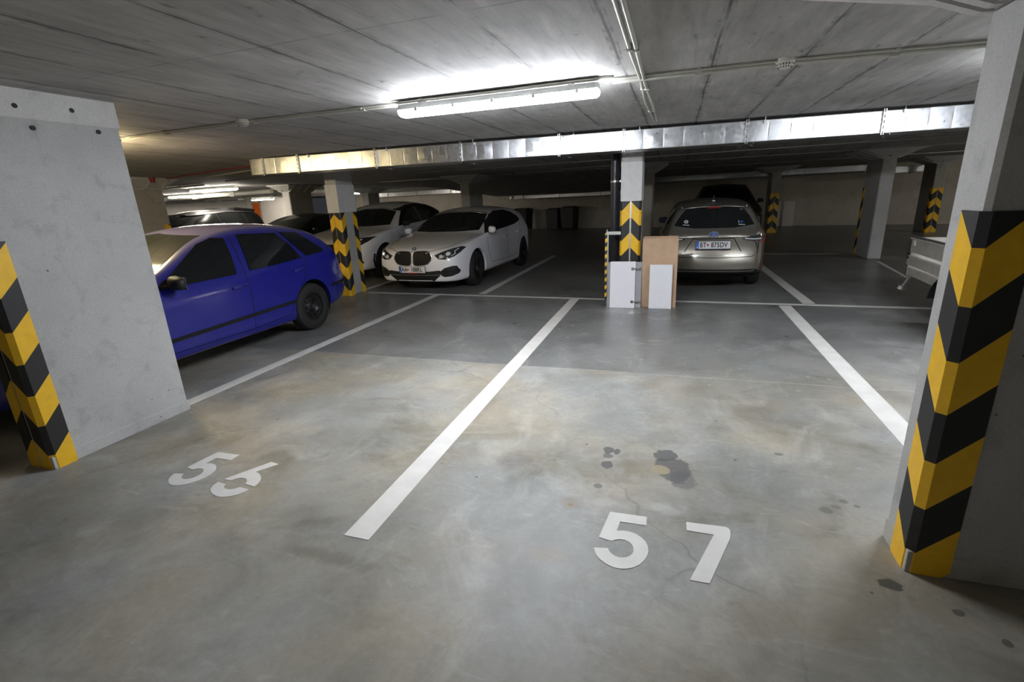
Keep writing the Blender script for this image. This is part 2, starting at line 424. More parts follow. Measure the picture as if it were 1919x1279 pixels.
# orange door
dr = struct(obj('door_1', bx((-25.15, 24.44, 0), (-24.2, 24.5, 1.98), .005), M['orange']))
bm.free()
bm = bmesh.new(); cyl(bm, (-24.35, 24.44, 1.05), (-24.35, 24.40, 1.05), .035, 12); obj('door_handle', bm, M['steel'], dr)
bm = bmesh.new()
for a, b in (((-25.22, 24.42, 0), (-25.15, 24.5, 2.05)), ((-24.2, 24.42, 0), (-24.13, 24.5, 2.05)), ((-25.22, 24.42, 1.98), (-24.13, 24.5, 2.05))): box(bm, a, b)
struct(obj('trim_2', bm, M['column']))

# ------------------------------------------------------------------ road markings
def marking(name, pts, label, cat='floor marking', group=None):
    bm = bmesh.new(); prism(bm, pts, .0, .0025)
    return tag(obj(name, bm, M['paint']), label, cat, group)
def stripe(p, q, w):
    p, q = Vector(p), Vector(q); d = (q-p).normalized(); n = Vector((-d.y, d.x))*w/2
    return [tuple(p-n), tuple(q-n), tuple(q+n), tuple(p+n)]
G = 'painted bay lines'
marking('bay_line', stripe((-1.40, 1.63), (-1.43, 7.34), .140), 'white painted bay line running between the numbers 56 and 57', group=G)
marking('bay_line', stripe((1.46, 1.9), (1.455, 7.18), .150), 'white painted bay line right of number 57, ending behind the near right column', group=G)
marking('bay_line', stripe((-3.86, 1.75), (-3.87, 7.42), .125), 'white painted bay line between blue car and number 56', group=G)
marking('cross_line', stripe((-5.30, 7.53), (3.6, 7.20), .085), 'thin white cross line closing the heads of the bays')
marking('bay_line', stripe((-3.08, 7.60), (-3.08, 13.0), .13), 'white painted bay line on the floor right of the white hatchback', group=G)
marking('bay_line', stripe((1.78, 7.36), (1.66, 12.6), .15), 'white painted bay line on the floor right of the bronze estate car', group=G)
marking('bay_line', stripe((-5.56, 7.75), (-5.56, 12.4), .12), 'white painted bay line between the two white cars', group=G)
marking('bay_line', stripe((3.70, 9.6), (3.93, 11.6), .06), 'faint bay line leading to the grey column behind the trailer', group=G)
marking('cross_line', stripe((1.7, 13.1), (3.6, 12.95), .09), 'faint far cross line left of the grey column at right')

FIVE = [(-.243, 2.138), (-.063, 2.142), (-.062, 2.075), (-.186, 2.072), (-.195, 2.0), (-.165, 2.009), (-.133, 2.008), (-.104, 1.999), (-.079, 1.981), (-.059, 1.957), (-.048, 1.93), (-.043, 1.897), (-.047, 1.864), (-.058, 1.831), (-.074, 1.803), (-.098, 1.778), (-.124, 1.763), (-.153, 1.755), (-.183, 1.756), (-.215, 1.768), (-.243, 1.788), (-.262, 1.808), (-.274, 1.831), (-.282, 1.857), (-.219, 1.869), (-.213, 1.853), (-.203, 1.841), (-.186, 1.828), (-.166, 1.823), (-.150, 1.825), (-.136, 1.831), (-.120, 1.844), (-.111, 1.86), (-.107, 1.881), (-.11, 1.903), (-.119, 1.922), (-.133, 1.936), (-.152, 1.944), (-.173, 1.944), (-.194, 1.935), (-.209, 1.921), (-.27, 1.933)]
SEVEN = [(.121, 2.15), (.300, 2.158), (.311, 2.150), (.316, 2.137), (.315, 2.105), (.310, 2.075), (.205, 1.767), (.129, 1.766), (.242, 2.086), (.122, 2.086)]
SIX_A = [(-2.511, 1.874), (-2.378, 2.111), (-2.307, 2.101), (-2.382, 1.99), (-2.347, 1.98), (-2.317, 1.962), (-2.297, 1.945), (-2.279, 1.922), (-2.267, 1.892), (-2.262, 1.858), (-2.339, 1.866), (-2.344, 1.882), (-2.355, 1.897), (-2.372, 1.909), (-2.392, 1.914), (-2.422, 1.911), (-2.441, 1.897), (-2.456, 1.874)]
SIX_B = [(-2.519, 1.843), (-2.454, 1.835), (-2.449, 1.820), (-2.438, 1.808), (-2.415, 1.797), (-2.392, 1.796), (-2.370, 1.802), (-2.352, 1.814), (-2.341, 1.832), (-2.265, 1.826), (-2.277, 1.792), (-2.294, 1.766), (-2.319, 1.744), (-2.349, 1.729), (-2.376, 1.724), (-2.403, 1.725), (-2.446, 1.737), (-2.482, 1.757), (-2.502, 1.776), (-2.514, 1.800), (-2.520, 1.822)]
def digit(polys, label):
    bm = bmesh.new()
    for p in polys:
        base = geometry.tessellate_polygon([[Vector((x, y, 0)) for x, y in p]])
        lo = [bm.verts.new((x, y, 0)) for x, y in p]; hi = [bm.verts.new((x, y, .0025)) for x, y in p]
        for t3 in base: bm.faces.new([hi[i] for i in t3]); bm.faces.new([lo[i] for i in t3][::-1])
        n = len(p)
        for i in range(n): bm.faces.new((lo[i], lo[(i+1) % n], hi[(i+1) % n], hi[i]))
    tag(obj('bay_number_digit', bm, M['paint']), label, 'painted number')
digit([FIVE], 'large white digit 5 to the left of the 7, nearest the viewer')
digit([SEVEN], 'white digit 7 painted on the floor, last digit of 57')
digit([[(x-2.600, y-.010) for x, y in FIVE]], 'smaller looking white digit 5 to the left of the 6, beside the pier')
digit([SIX_A, SIX_B], 'white stencilled digit 6 with stencil gaps in bay 56')

# ------------------------------------------------------------------ columns
def clip(poly, z, keep_above):
    out = []
    for i in range(len(poly)):
        a, b = poly[i], poly[(i+1) % len(poly)]
        ia = (a[1] >= z) if keep_above else (a[1] <= z); ib = (b[1] >= z) if keep_above else (b[1] <= z)
        if ia: out.append(a)
        if ia != ib:
            f = (z-a[1])/(b[1]-a[1]); out.append((a[0]+f*(b[0]-a[0]), z))
    return out
def guard(parent, cx, cy, dx, dy, wx, wy, top, phase=0.085, period=.2035):
    """corner guard of plastic on the column corner (cx,cy); flange directions dx (along x) and dy (along y)
    point away from the corner; bands make a V whose tip sits on the corner"""
    bm = bmesh.new(); T = .007; ch = .019
    # path in plan: end of x flange -> chamfer -> end of y flange, with distance from corner
    P = [((cx+dx*wx, cy-dy*T), wx), ((cx+dx*ch, cy-dy*T), ch*.7), ((cx-dx*T, cy+dy*ch), ch*.7), ((cx-dx*T, cy+dy*wy), wy)]
    for (a, ua), (b, ub) in zip(P, P[1:]):
        a3, b3 = Vector(a), Vector(b)
        flat = abs(ua-ub) < 1e-6
        k = -1
        while True:
            t0, t1 = phase+period*k, phase+period*(k+1)
            if t0 > top: break
            sl = 1.0
            poly = [(0, t0+ua*sl), (1, t0+ub*sl), (1, t1+ub*sl), (0, t1+ua*sl)]
            if flat: poly = [(0, t0+ua*sl), (1, t0+ub*sl), (1, t1+ub*sl), (0, t1+ua*sl)]
            poly = clip(clip(poly, 0.0, True), top, False) if poly else []
            if len(poly) >= 3:
                q = []
                for f, z in poly:
                    p = a3.lerp(b3, f); q.append((p.x, p.y, z))
                # drop doubles
                qq = [p for i, p in enumerate(q) if (Vector(p)-Vector(q[i-1])).length > 1e-5]
                if len(qq) >= 3:
                    cen = Vector((cx+dx*.05, cy+dy*.05, 0))
                    d = (b3-a3); nrm = Vector((d.y, -d.x, 0)).normalized()
                    if nrm.dot(Vector((a3.x, a3.y, 0))-cen) < 0: nrm = -nrm
                    vo = [bm.verts.new(p) for p in qq]; vi = [bm.verts.new(Vector(p)-nrm*(T-.0005)) for p in qq]
                    mi = 0 if k % 2 else 1
                    fs = [bm.faces.new(vo), bm.faces.new(vi[::-1])]
                    for i in range(len(qq)): fs.append(bm.faces.new((vo[i], vi[i], vi[(i+1) % len(qq)], vo[(i+1) % len(qq)])))
                    for f in fs: f.material_index = mi
            k += 1
    return obj('corner_guard', bm, [M['yellow'], M['black_rubber']], parent)

def capital(parent, x0, x1, y0, y1, zc, zb, fx, fy, ribs=3, holes=True, mat=None):
    """flared head under the slab: an inverted frustum with ribs on its long sides"""
    bm = bmesh.new()
    lo = [(x0-.004, y0-.004), (x1+.004, y0-.004), (x1+.004, y1+.004), (x0-.004, y1+.004)]
    hi = [(x0-fx, y0-fy), (x1+fx, y0-fy), (x1+fx, y1+fy), (x0-fx, y1+fy)]
    zt = zc-.03
    r = [[bm.verts.new((x, y, z)) for x, y in pts] for pts, z in ((lo, zb), (lo, zb+.015), (hi, zt), (hi, zc))]
    bm.faces.new(r[0][::-1]); bm.faces.new(r[3])
    for a, b in zip(r, r[1:]):
        for i in range(4): bm.faces.new((a[i], a[(i+1) % 4], b[(i+1) % 4], b[i]))
    # ribs standing on the long faces
    def rib(p, out, al):
        w = .022; o = Vector((*out, 0)); al = Vector((*al, 0)); p = Vector((*p, 0))
        f = fx if out[0] else fy
        prof = [(0, zb+.0), (.035, zb+.0), (f+.03, zt), (f+.03, zc), (0, zc)]
        A = [bm.verts.new(p+o*d-al*w+Vector((0, 0, z))) for d, z in prof]; B = [bm.verts.new(p+o*d+al*w+Vector((0, 0, z))) for d, z in prof]
        bm.faces.new(A); bm.faces.new(B[::-1])
        for i in range(5): bm.faces.new((A[i], A[(i+1) % 5], B[(i+1) % 5], B[i]))
    for k in range(ribs+1):
        y = y0+(y1-y0)*k/ribs
        rib((x1, y), (1, 0), (0, 1)); rib((x0, y), (-1, 0), (0, 1))
    cp = obj('capital', bm, mat or M['capital'], parent)
    if holes:
        bm = bmesh.new()
        for k in range(ribs):
            y = y0+(y1-y0)*(k+.5)/ribs
            cyl(bm, (x1, y, zb+.06), (x1+.045, y, zb+.06), .02, 12); cyl(bm, (x0, y, zb+.06), (x0-.045, y, zb+.06), .02, 12)
        for zz, xx in ((.05, .35), (.11, .6)):
            x = x0+(x1-x0)*xx; f = zz/(zc-zb)*fy
            cyl(bm, (x, y0, zb+zz), (x, y0-f-.006, zb+zz), .013, 12)
        obj('tie_hole', bm, M['dark'], cp)
    return cp

def column(x0, x1, y0, y1, label, guards=(), top=1.44, zb=None, cap=(.33, .28), mat='column', w=.115, wy=.13, group='concrete columns', capmat=None, holes=True, capribs=3):
    cx, cy = (x0+x1)/2, (y0+y1)/2
    zc = min(ceil_z(x0-.3, y0), ceil_z(x1+.3, y1))+.01; zb = zb or zc-.20
    t = thing('concrete_column', label, 'column', (cx, cy, 0), group=group)
    sx, sy = (x1-x0)/2, (y1-y0)/2
    bm = bmesh.new(); box(bm, (-sx, -sy, 0), (sx, sy, (zb+.01) if cap else zc-.012), 0, .016, 1)
    obj('shaft', bm, M[mat], t)
    if cap: capital(t, -sx, sx, -sy, sy, zc, zb, cap[0], cap[1], holes=holes, mat=capmat, ribs=capribs)
    for g in guards:
        dx = 1 if 'w' in g else -1; dy = 1 if 's' in g else -1     # corner name: w/e side, s(near)/n(far) side
        guard(t, -sx if 'w' in g else sx, -sy if 's' in g else sy, dx, dy, w, wy, top)
    return t
# near left pier
pier = column(-3.97, -3.722, 1.69, 2.64, 'broad pale concrete pier at left edge with striped guards on its near end', ('ws', 'es'), cap=None, w=.112, wy=.125)
bm = bmesh.new(); box(bm, (-.127, -.478, 0), (.127, .478, .085), 0, .004); bm2 = obj('plinth', bm, M['column'], pier)
bm = bmesh.new(); box(bm, (-.127, -.478, 2.135), (.128, .478, 2.315), 0, .002); pc = obj('head_band', bm, M['capital'], pier)
bm = bmesh.new()
for y, z in ((-.10, 2.20), (.20, 2.215), (.33, 2.10), (-.04, 2.085), (-.42, 2.11)): cyl(bm, (.118, y, z), (.1305, y, z), .014, 14)
obj('tie_hole', bm, M['dark'], pier)
# near right column, its long side runs to the right
rc = column(.97, 1.95, 2.05, 2.275, 'tall near column at right edge with a black and yellow corner guard', ('ws',), zb=2.075, cap=(.52, .30), w=.145, wy=.13, holes=False)
bm = bmesh.new(); box(bm, (-.493, -.116, 0), (.493, .116, .10), 0, .004); obj('plinth', bm, M['column_old'], rc)
# row along the heads of the bays
mc = column(-.715, -.448, 6.985, 7.45, 'slim column behind the cabinet doors with a grey seam between its guards', ('ws', 'es'), w=.125, cap=None)
bm = bmesh.new(); box(bm, (-.137, -.236, 1.445), (.137, .236, 1.945)); obj('white_band', bm, M['white_band'], mc)
bm = bmesh.new(); box(bm, (-.010, -.242, 0), (.010, -.233, 1.44)); obj('seam_strip', bm, M['steel'], mc)
c3 = column(-5.665, -5.44, 7.19, 7.67, 'column just behind the blue car with striped guards on three corners', ('ws', 'es', 'en'), w=.106, cap=None)
bm = bmesh.new(); box(bm, (-.1175, -.245, 1.445), (.1175, .245, 1.90)); obj('pale_band', bm, M['white_band'], c3)
column(-9.52, -9.24, 6.1, 7.07, 'olive column left of the dark estate car under a ribbed head', ('en',), w=.12, mat='column_old', cap=(.20, .2), top=1.36)
# second row
column(-5.40, -5.16, 12.25, 13.2, 'dim column rising behind the white hatchback', (), cap=(.40, .35), mat='column_old')
column(-.76, -.52, 12.0, 12.9, 'dim column behind the cardboard box', (), cap=(.28, .30), mat='column_old')
column(3.85, 4.09, 11.97, 12.85, 'plain grey column standing left of the trailer', ('wn',), cap=(.40, .32))
column(-10.35, -10.10, 11.3, 12.2, 'column rising behind the dark saloon at left', (), cap=(.25, .25), mat='column_old', capmat=M['column_old'])
column(-12.0, -11.7, 17.4, 18.2, 'distant column over the roof of the white crossover', (), cap=(.45, .35))
column(3.04, 3.32, 19.1, 19.9, 'distant column with faded guards right of the bronze estate car', ('ws', 'es'), cap=(.50, .35), mat='column_old', top=1.33, w=.13)
column(7.22, 7.50, 18.2, 19.0, 'distant column with bright guards seen above the trailer', ('ws', 'es'), cap=(.45, .35), mat='column_old', top=1.29, w=.13)

# ------------------------------------------------------------------ lamps
def lamp(x, y, z, length, mat, label, rz=0, droop=0, group='fluorescent lamps'):
    t = thing('batten_lamp', label, 'lamp', (x, y, z), rz, group)
    h = length/2
    bm = bmesh.new()
    # grey tray: trapezoid section with rounded ends
    def hull(prof_end, prof, mi=0):
        st = [(-h, prof_end), (-h+.02, prof), (h-.02, prof), (h, prof_end)]
        rings = [[bm.verts.new((sx, yy, zz)) for yy, zz in p] for sx, p in st]
        for a, b in zip(rings, rings[1:]):
            n = len(a)
            for i in range(n): bm.faces.new((a[i], a[(i+1) % n], b[(i+1) % n], b[i])).material_index = mi
        bm.faces.new(rings[0][::-1]); bm.faces.new(rings[-1])
    up = [(-.045, .045), (.045, .045), (.058, .008), (-.058, .008)]
    hull([(p*.8, q) for p, q in up], up)
    obj('tray', bm, M['lamp_body'], t)
    bm = bmesh.new()
    dn = [(-.056, .007), (.056, .007), (.052, -.022), (.03, -.040), (-.03, -.040), (-.052, -.022)]
    hull([(p*.85, q*.7) for p, q in dn], dn)
    obj('diffuser', bm, mat, t, angle=40)
    for k in range(5):
        xx = -h+.16+k*(length-.3)/4
        for s in (-1, 1):
            bm = bmesh.new(); box(bm, (xx-.012, s*.056-.007, -.012), (xx+.012, s*.056+.007, .018), 0, .003)
            obj('clip', bm, M['steel'], t)
    bm = bmesh.new(); tube(bm, [(-h-.04, -.03, .062), (-h+.1, -.03, .064), (0, -.035, .060), (h-.25, -.03, .066), (h-.05, -.03, .066), (h+.10, -.02, .066)], .010, 8)
    obj('supply_conduit', bm, M['conduit'], t)
    bm = bmesh.new(); tube(bm, [(-h-.04, -.052, .060), (0, -.055, .054), (h-.2, -.05, .064), (h-.02, -.045, .064)], .007, 8)
    obj('supply_cable', bm, M['conduit'], t)
    for s in (-1, 1): obj('bracket', bx((s*h*.75-.015, -.04, .04), (s*h*.75+.015, .04, min(ceil_z(x+s*h*.75, y-.04), ceil_z(x+s*h*.75, y+.04))-z-.0008)), M['steel'], t)
    return t
lamp(-1.29, 3.62, 2.222, 1.52, M['lamp_on'], 'bright fluorescent batten hanging over bays 56 and 57, its cover glowing white')
lamp(2.80, 4.15, 2.222, 1.52, M['lamp_on'], 'fluorescent batten hidden behind the near right column')
lamp(-6.0, 3.65, 2.19, 1.52, M['lamp_warm'], 'warm fluorescent batten hidden behind the left pier')
LF = [(-15.6, 12.7, 'warm batten lamp at far left, hanging in front of the white wall', M['lamp_far']),
      (-11.3, 10.0, 'warm batten lamp over the roof of the dark saloon at left', M['lamp_far']),
      (-23.0, 14.0, 'warm batten lamp by the left end wall', M['lamp_far']),
      (-19.5, 8.5, 'warm batten lamp behind the olive column', M['lamp_far']),
      (-21.8, 22.3, 'batten lamp near the orange door', M['lamp_far']),
      (-14.5, 20.0, 'batten lamp before the distant duct', M['lamp_far'])]
for x, y, lb, m in LF: lamp(x, y, ceil_z(x, y)-.078, 1.52, m, lb, group='far lamps')
lamp(7.6, 9.6, 2.09, 1.52, M['lamp_fill'], 'added unseen fill batten over the dark right part of the hall')  # added out of view to brighten the background
lamp(11.0, 16.0, 2.09, 1.52, M['lamp_fill'], 'added unseen fill batten in the far right corner of the hall')  # second added lamp, hidden from view, lifting the far right
lamp(-1.2, -3.2, 2.222, 1.52, M['lamp_rear_fill'], 'added fill batten behind the viewer over the driving aisle')  # added fill from behind the camera for the near surfaces

# ------------------------------------------------------------------ ducts
def duct_run(label, p, q, w, h, z0, joints, ribs=.215, hang=True, group='ventilation ducts', dz=0, taper=False):
    """rectangular sheet duct from p to q (near bottom edge, plan), body part + flange parts + hangers"""
    p, q = Vector(p), Vector(q); d = q-p; Ln = d.length; ang = math.atan2(d.y, d.x)
    t = thing('ventilation_duct', label, 'duct', (p.x, p.y, z0), ang, group)
    bm = bmesh.new()
    # sheet sections with shallow pillow shape between creases
    js = [0]+sorted(joints)+[Ln]
    xs = []
    for a, b in zip(js, js[1:]):
        n = max(1, round((b-a)/ribs)); xs += [(a+(b-a)*i/n, i == 0) for i in range(n)]
    xs.append((Ln, True))
    ring = []
    full = []
    for i, (x, j) in enumerate(xs):
        full.append((x, 0.0))
        if i < len(xs)-1:
            nx = xs[i+1][0]
            full += [(x+(nx-x)*.05, .0012), (x+(nx-x)*.5, random.uniform(-.002, .008)), (x+(nx-x)*.95, .0012)]
    for x, b in full:
        e = 1.0
        z1 = h; y0 = -b; y1 = w
        sec = [(y0*0, 0), (y0, h*.25), (y0*1.3, h*.5), (y0, h*.75), (0, h), (w, h), (w, 0), (w*.5, b*.4)]
        ring.append([bm.verts.new((x, yy, zz)) for yy, zz in sec])
    for a, b in zip(ring, ring[1:]):
        n = len(a)
        for i in range(n): bm.faces.new((a[i], a[(i+1) % n], b[(i+1) % n], b[i]))
    bm.faces.new(ring[0][::-1]); bm.faces.new(ring[-1])
    obj('sheet_body', bm, M['duct'], t, angle=4)
    bm = bmesh.new()
    for zz in (0, h): tube(bm, [(0, -.003, zz), (Ln, -.003, zz)], .004, 6)
    obj('edge_seam', bm, M['steel'], t)
    for x in joints:
        bm = bmesh.new()
        for s in (-.014, .006):
            for a, b in (((x+s, -.022, -.02), (x+s+.008, 0, h+.02)), ((x+s, 0, -.02), (x+s+.008, w, 0)), ((x+s, 0, h), (x+s+.008, w, h+.02)), ((x+s, w, -.02), (x+s+.008, w+.02, h+.02))): box(bm, a, b)
        fl = obj('flange', bm, M['steel'], t)
        bm = bmesh.new()
        for k in range(4): box(bm, (x-.018, -.028, h*(k+.5)/4-.012), (x+.018, -.02, h*(k+.5)/4+.012))
        obj('clamp', bm, M['steel'], fl)
    if hang:
        for x in joints[::1]:
            if x < .3: continue
            bm = bmesh.new(); xx = x+.18
            cyl(bm, (xx, -.02, h-.02), (xx, -.02, h+.06), .004, 8); box(bm, (xx-.012, -.03, h-.03), (xx+.012, 0, h))
            obj('hanger', bm, M['steel'], t); bm = bmesh.new()
            tube(bm, [(xx-.1, .0, -.012), (xx-.1, w*.45, -.02), (xx-.06, w*.5, -.03)], .004, 6)
            obj('hook', bm, M['steel'], t)
    return t
# the main duct: near bottom edge from (-6.0,6.0) to (4.6,6.72)
p0 = (-5.98, 6.0); q0 = (4.6, 6.72)
jx = [-5.75, -5.16, -3.93, -2.70, -1.41, -.63, .72, 2.05, 3.3]
duct_run('long galvanised rectangular duct crossing the whole hall behind the lamp', p0, q0, .42, .218, 2.045, [(x-p0[0])*1.0023 for x in jx])
# bent down left end of it
duct_run('distant duct high on the far wall over the white cars', (-17.5, 25.7), (-8.5, 24.0), .4, .22, 1.94, [1.8, 3.9, 6.2, 8.2], ribs=.3, hang=False)
duct_run('low distant duct running under the ramp soffit', (-7.55, 23.55), (-1.5, 22.4), .35, .17, 1.50, [.5, 2.4, 4.4], ribs=.3, hang=False)
duct_run('distant duct on the far wall above the bronze estate car', (-1.2, 21.7), (6.7, 20.3), .4, .19, 1.92, [1.5, 3.5, 5.6, 7.4], ribs=.3, hang=False)
duct_run('short pinkish far duct between the two right columns', (6.9, 20.2), (7.85, 20.03), .4, .20, 1.80, [.45], ribs=.3, hang=False)
duct_run('duct on the white wall at far left behind the lamps', (-29.0, 17.9), (-18.9, 17.9), .4, .15, 2.015, [2, 4.2, 6.4, 8.3], ribs=.25, hang=False)
# elbow joining the high and the low distant duct
bm = bmesh.new()
pts = [(-8.30, 23.85, 2.02), (-8.1, 23.8, 1.92), (-7.9, 23.75, 1.78), (-7.80, 23.67, 1.64), (-7.66, 23.62, 1.58)]
rings = []
for i, p in enumerate(pts):
    a = Vector(pts[max(0, i-1)]); b = Vector(pts[min(len(pts)-1, i+1)]); d = (b-a).normalized()
    u = Vector((-d.z, 0, d.x)).normalized()*.09; v = Vector((0, .15, 0))
    rings.append([bm.verts.new(Vector(p)+s) for s in (u-v, u+v, -u+v, -u-v)])
for a, b in zip(rings, rings[1:]):
    for i in range(4): bm.faces.new((a[i], a[(i+1) % 4], b[(i+1) % 4], b[i]))
bm.faces.new(rings[0][::-1]); bm.faces.new(rings[-1])
tag(obj('duct_elbow', bm, M['duct']), 'curved duct elbow bending down to the low distant duct', 'duct', 'ventilation ducts')

# ------------------------------------------------------------------ conduits, detectors, pipes
def conduit(label, pts, r, mat='conduit', clips=1.1, name='ceiling_conduit', cat='conduit', group='ceiling conduits'):
    pts = [(x, y, min(z, ceil_z(x, y)-r-.003)) for x, y, z in pts]
    t = thing(name, label, cat, pts[0], 0, group); o = Vector(pts[0])
    P = [Vector(p)-o for p in pts]
    bm = bmesh.new(); tube(bm, P, r, 8); obj('pipe', bm, M[mat], t, angle=50)
    if clips:
        tot = sum((b-a).length for a, b in zip(P, P[1:]))
        s = clips*.5; n = 0
        while s < tot and n < 60:
            acc = 0
            for a, b in zip(P, P[1:]):
                l = (b-a).length
                if acc+l >= s: c = a.lerp(b, (s-acc)/l); break
                acc += l
            obj('clip', bx(c-Vector((r*1.4, r*1.4, r*1.2)), c+Vector((r*1.4, r*1.4, r*1.4))), M[mat], t); s += clips; n += 1
    return t
conduit('pale conduit along the ceiling left of the lamp', [(-5.15, 3.73, 2.283), (-3.4, 3.64, 2.283), (-2.1, 3.66, 2.283)], .013)
conduit('second thinner cable left of the lamp beside the pale conduit', [(-5.15, 3.69, 2.288), (-3.4, 3.61, 2.288), (-2.1, 3.62, 2.288)], .007)
conduit('pale conduit along the ceiling right of the lamp', [(-.45, 3.70, 2.283), (.6, 3.745, 2.283), (1.7, 3.88, 2.283), (2.6, 3.92, 2.283)], .016)
conduit('thin cable right of the lamp beside the pale conduit', [(-.45, 3.66, 2.288), (.6, 3.70, 2.288), (1.7, 3.83, 2.288), (2.6, 3.88, 2.288)], .008)
conduit('left one of two conduits running lengthwise above the line between bays', [(-.275, -2, 2.282), (-.268, 2.3, 2.282), (-.272, 3.0, 2.282), (-.268, 3.8, 2.282), (-.285, 4.6, 2.282), (-.262, 5.9, 2.282)], .011)
conduit('right one of two conduits running lengthwise above the line between bays', [(-.243, -2, 2.282), (-.238, 2.3, 2.282), (-.235, 2.8, 2.275), (-.245, 3.8, 2.278), (-.235, 4.8, 2.282), (-.245, 5.9, 2.282)], .011)
conduit('thin red cable on the ceiling at left', [(-9.0, 7.0, 2.285), (-7.4, 6.7, 2.285), (-6.1, 6.6, 2.285)], .008, 'red', 0, group='far ceiling conduits')
conduit('bent grey conduit left of the duct end', [(-8.6, 7.4, 2.26), (-7.4, 7.1, 2.26), (-6.0, 6.9, 2.25)], .012, group='far ceiling conduits')
FC = [((-9, 8.3, 2.25), (-4.6, 8.1, 2.20)), ((-5.2, 9.6, 2.15), (7, 9.3, 2.15)), ((-2.5, 11.2, 2.13), (8, 11.0, 2.13)), ((1.0, 8.4, 2.19), (7.5, 8.2, 2.19)), ((-.4, 14.6, 2.13), (9, 14.2, 2.13)), ((-22, 15.2, 2.24), (-9.6, 12.4, 2.24)), ((-26, 16.6, 2.22), (-12, 14.8, 2.22)), ((-20, 10.4, 2.26), (-10.2, 8.8, 2.26))]
FL = ['thin far conduit over the white crossover', 'thin conduit on the dark ceiling over the hatchback', 'thin conduit on the dark ceiling beyond the middle column', 'thin conduit just behind the duct at right', 'thin conduit deep in the dark right hall',
      'dark conduit among the far left lamps', 'farthest left conduit before the white wall', 'conduit over the dark estate car']
for (a, b), lb in zip(FC, FL): conduit(lb, [a, b], .012 if a[0] > -10 else .02, 'steel' if a[0] > -10 else 'conduit', 2.0, group='far ceiling conduits')
# big pale ducted pipes at far left
for lb, a, b, r in (('thick pale pipe under the ceiling at far left', (-26, 15.3, 2.17), (-12.2, 12.9, 2.17), .07), ('second thick pale pipe at far left, nearer the door', (-20, 17.2, 2.15), (-10.5, 14.6, 2.15), .07)):
    conduit(lb, [a, b], r, 'detector', 2.2, 'ceiling_pipe', 'pipe', 'thick ceiling pipes')

def detector(x, y, label):
    t = thing('smoke_detector', label, 'smoke detector', (x, y, 2.302), 0, 'smoke detectors')
    bm = bmesh.new()
    for (r, z), (r2, z2) in zip([(.055, 0), (.055, -.02), (.047, -.03), (.045, -.045), (.028, -.056)], [(.055, -.02), (.047, -.03), (.045, -.045), (.028, -.056), (.0005, -.058)]):
        cyl(bm, (0, 0, z), (0, 0, z2), r, 28, r2, caps=False)
    obj('housing', bm, M['detector'], t, angle=35)
    bm = bmesh.new()
    for k in range(16):
        a = 2*PI*k/16; c, s = math.cos(a), math.sin(a)
        cyl(bm, (.0475*c, .0475*s, -.031), (.036*c, .036*s, -.053), .003, 6)
    obj('vent_slot', bm, M['dark'], t)
detector(.60, 3.72, 'round smoke detector on the ceiling between the lamp and the near right column')
detector(-3.58, 3.60, 'round smoke detector on the ceiling above the blue car')
t = thing('alarm_sounder', 'small dark red alarm sounder on the ribbed head of the left column', 'alarm', (-9.02, 6.75, ceil_z(-9.02, 6.75)-.002))
bm = bmesh.new(); cyl(bm, (0, 0, 0), (0, 0, -.03), .05, 20); obj('base', bm, M['red'], t, angle=40)
bm = bmesh.new(); cyl(bm, (0, 0, -.03), (0, 0, -.085), .042, 20, .032); obj('dome', bm, M['red'], t, angle=40)

# black downpipe beside the middle column
t = thing('downpipe', 'thick black vertical pipe left of the middle column', 'pipe', (-.83, 7.30, 0))
bm = bmesh.new(); cyl(bm, (0, 0, 0), (0, 0, 2.31), .062, 28); obj('pipe', bm, M['black_pipe'], t, angle=40)
bm = bmesh.new(); cyl(bm, (0, 0, 1.70), (0, 0, 1.725), .068, 28); box(bm, (.05, -.02, 1.7), (.14, .0, 1.725)); obj('pipe_clamp', bm, M['steel'], t, angle=40)
bm = bmesh.new(); cyl(bm, (0, 0, 1.82), (0, 0, 1.90), .068, 28); obj('socket', bm, M['black_pipe'], t, angle=40)
bm = bmesh.new(); box(bm, (.085, -.07, 1.90), (.095, -.05, 1.98)); obj('yellow_tag', bm, M['yellow'], t)
# taped guard rail post
t = thing('guard_post', 'thin upright post wrapped in black and yellow tape beside the black pipe', 'post', (-.905, 6.98, 0))
bm = bmesh.new(); box(bm, (.012, -.012, 0), (.034, .012, 1.02)); obj('post', bm, M['steel'], t)
bm = bmesh.new(); k = 0; z = .06
while z < 1.0:
    zt = min(z+.055, 1.02)
    q = [(-.016, -.016, z), (.014, -.016, z+.02), (.014, -.016, zt+.02), (-.016, -.016, zt)]
    vo = [bm.verts.new(p) for p in q]; vi = [bm.verts.new((p[0], .016, p[2])) for p in q]
    fs = [bm.faces.new(vo), bm.faces.new(vi[::-1])]+[bm.faces.new((vo[i], vi[i], vi[(i+1) % 4], vo[(i+1) % 4])) for i in range(4)]
    for f in fs: f.material_index = k % 2
    z = zt; k += 1
obj('striped_tape', bm, [M['black_rubber'], M['yellow']], t)
bm = bmesh.new(); box(bm, (0, -.02, 1.0), (.20, .0, 1.045), 0, .003); cyl(bm, (.01, 0, 1.045), (.01, 0, 1.075), .014, 10); obj('bracket', bm, M['steel'], t)

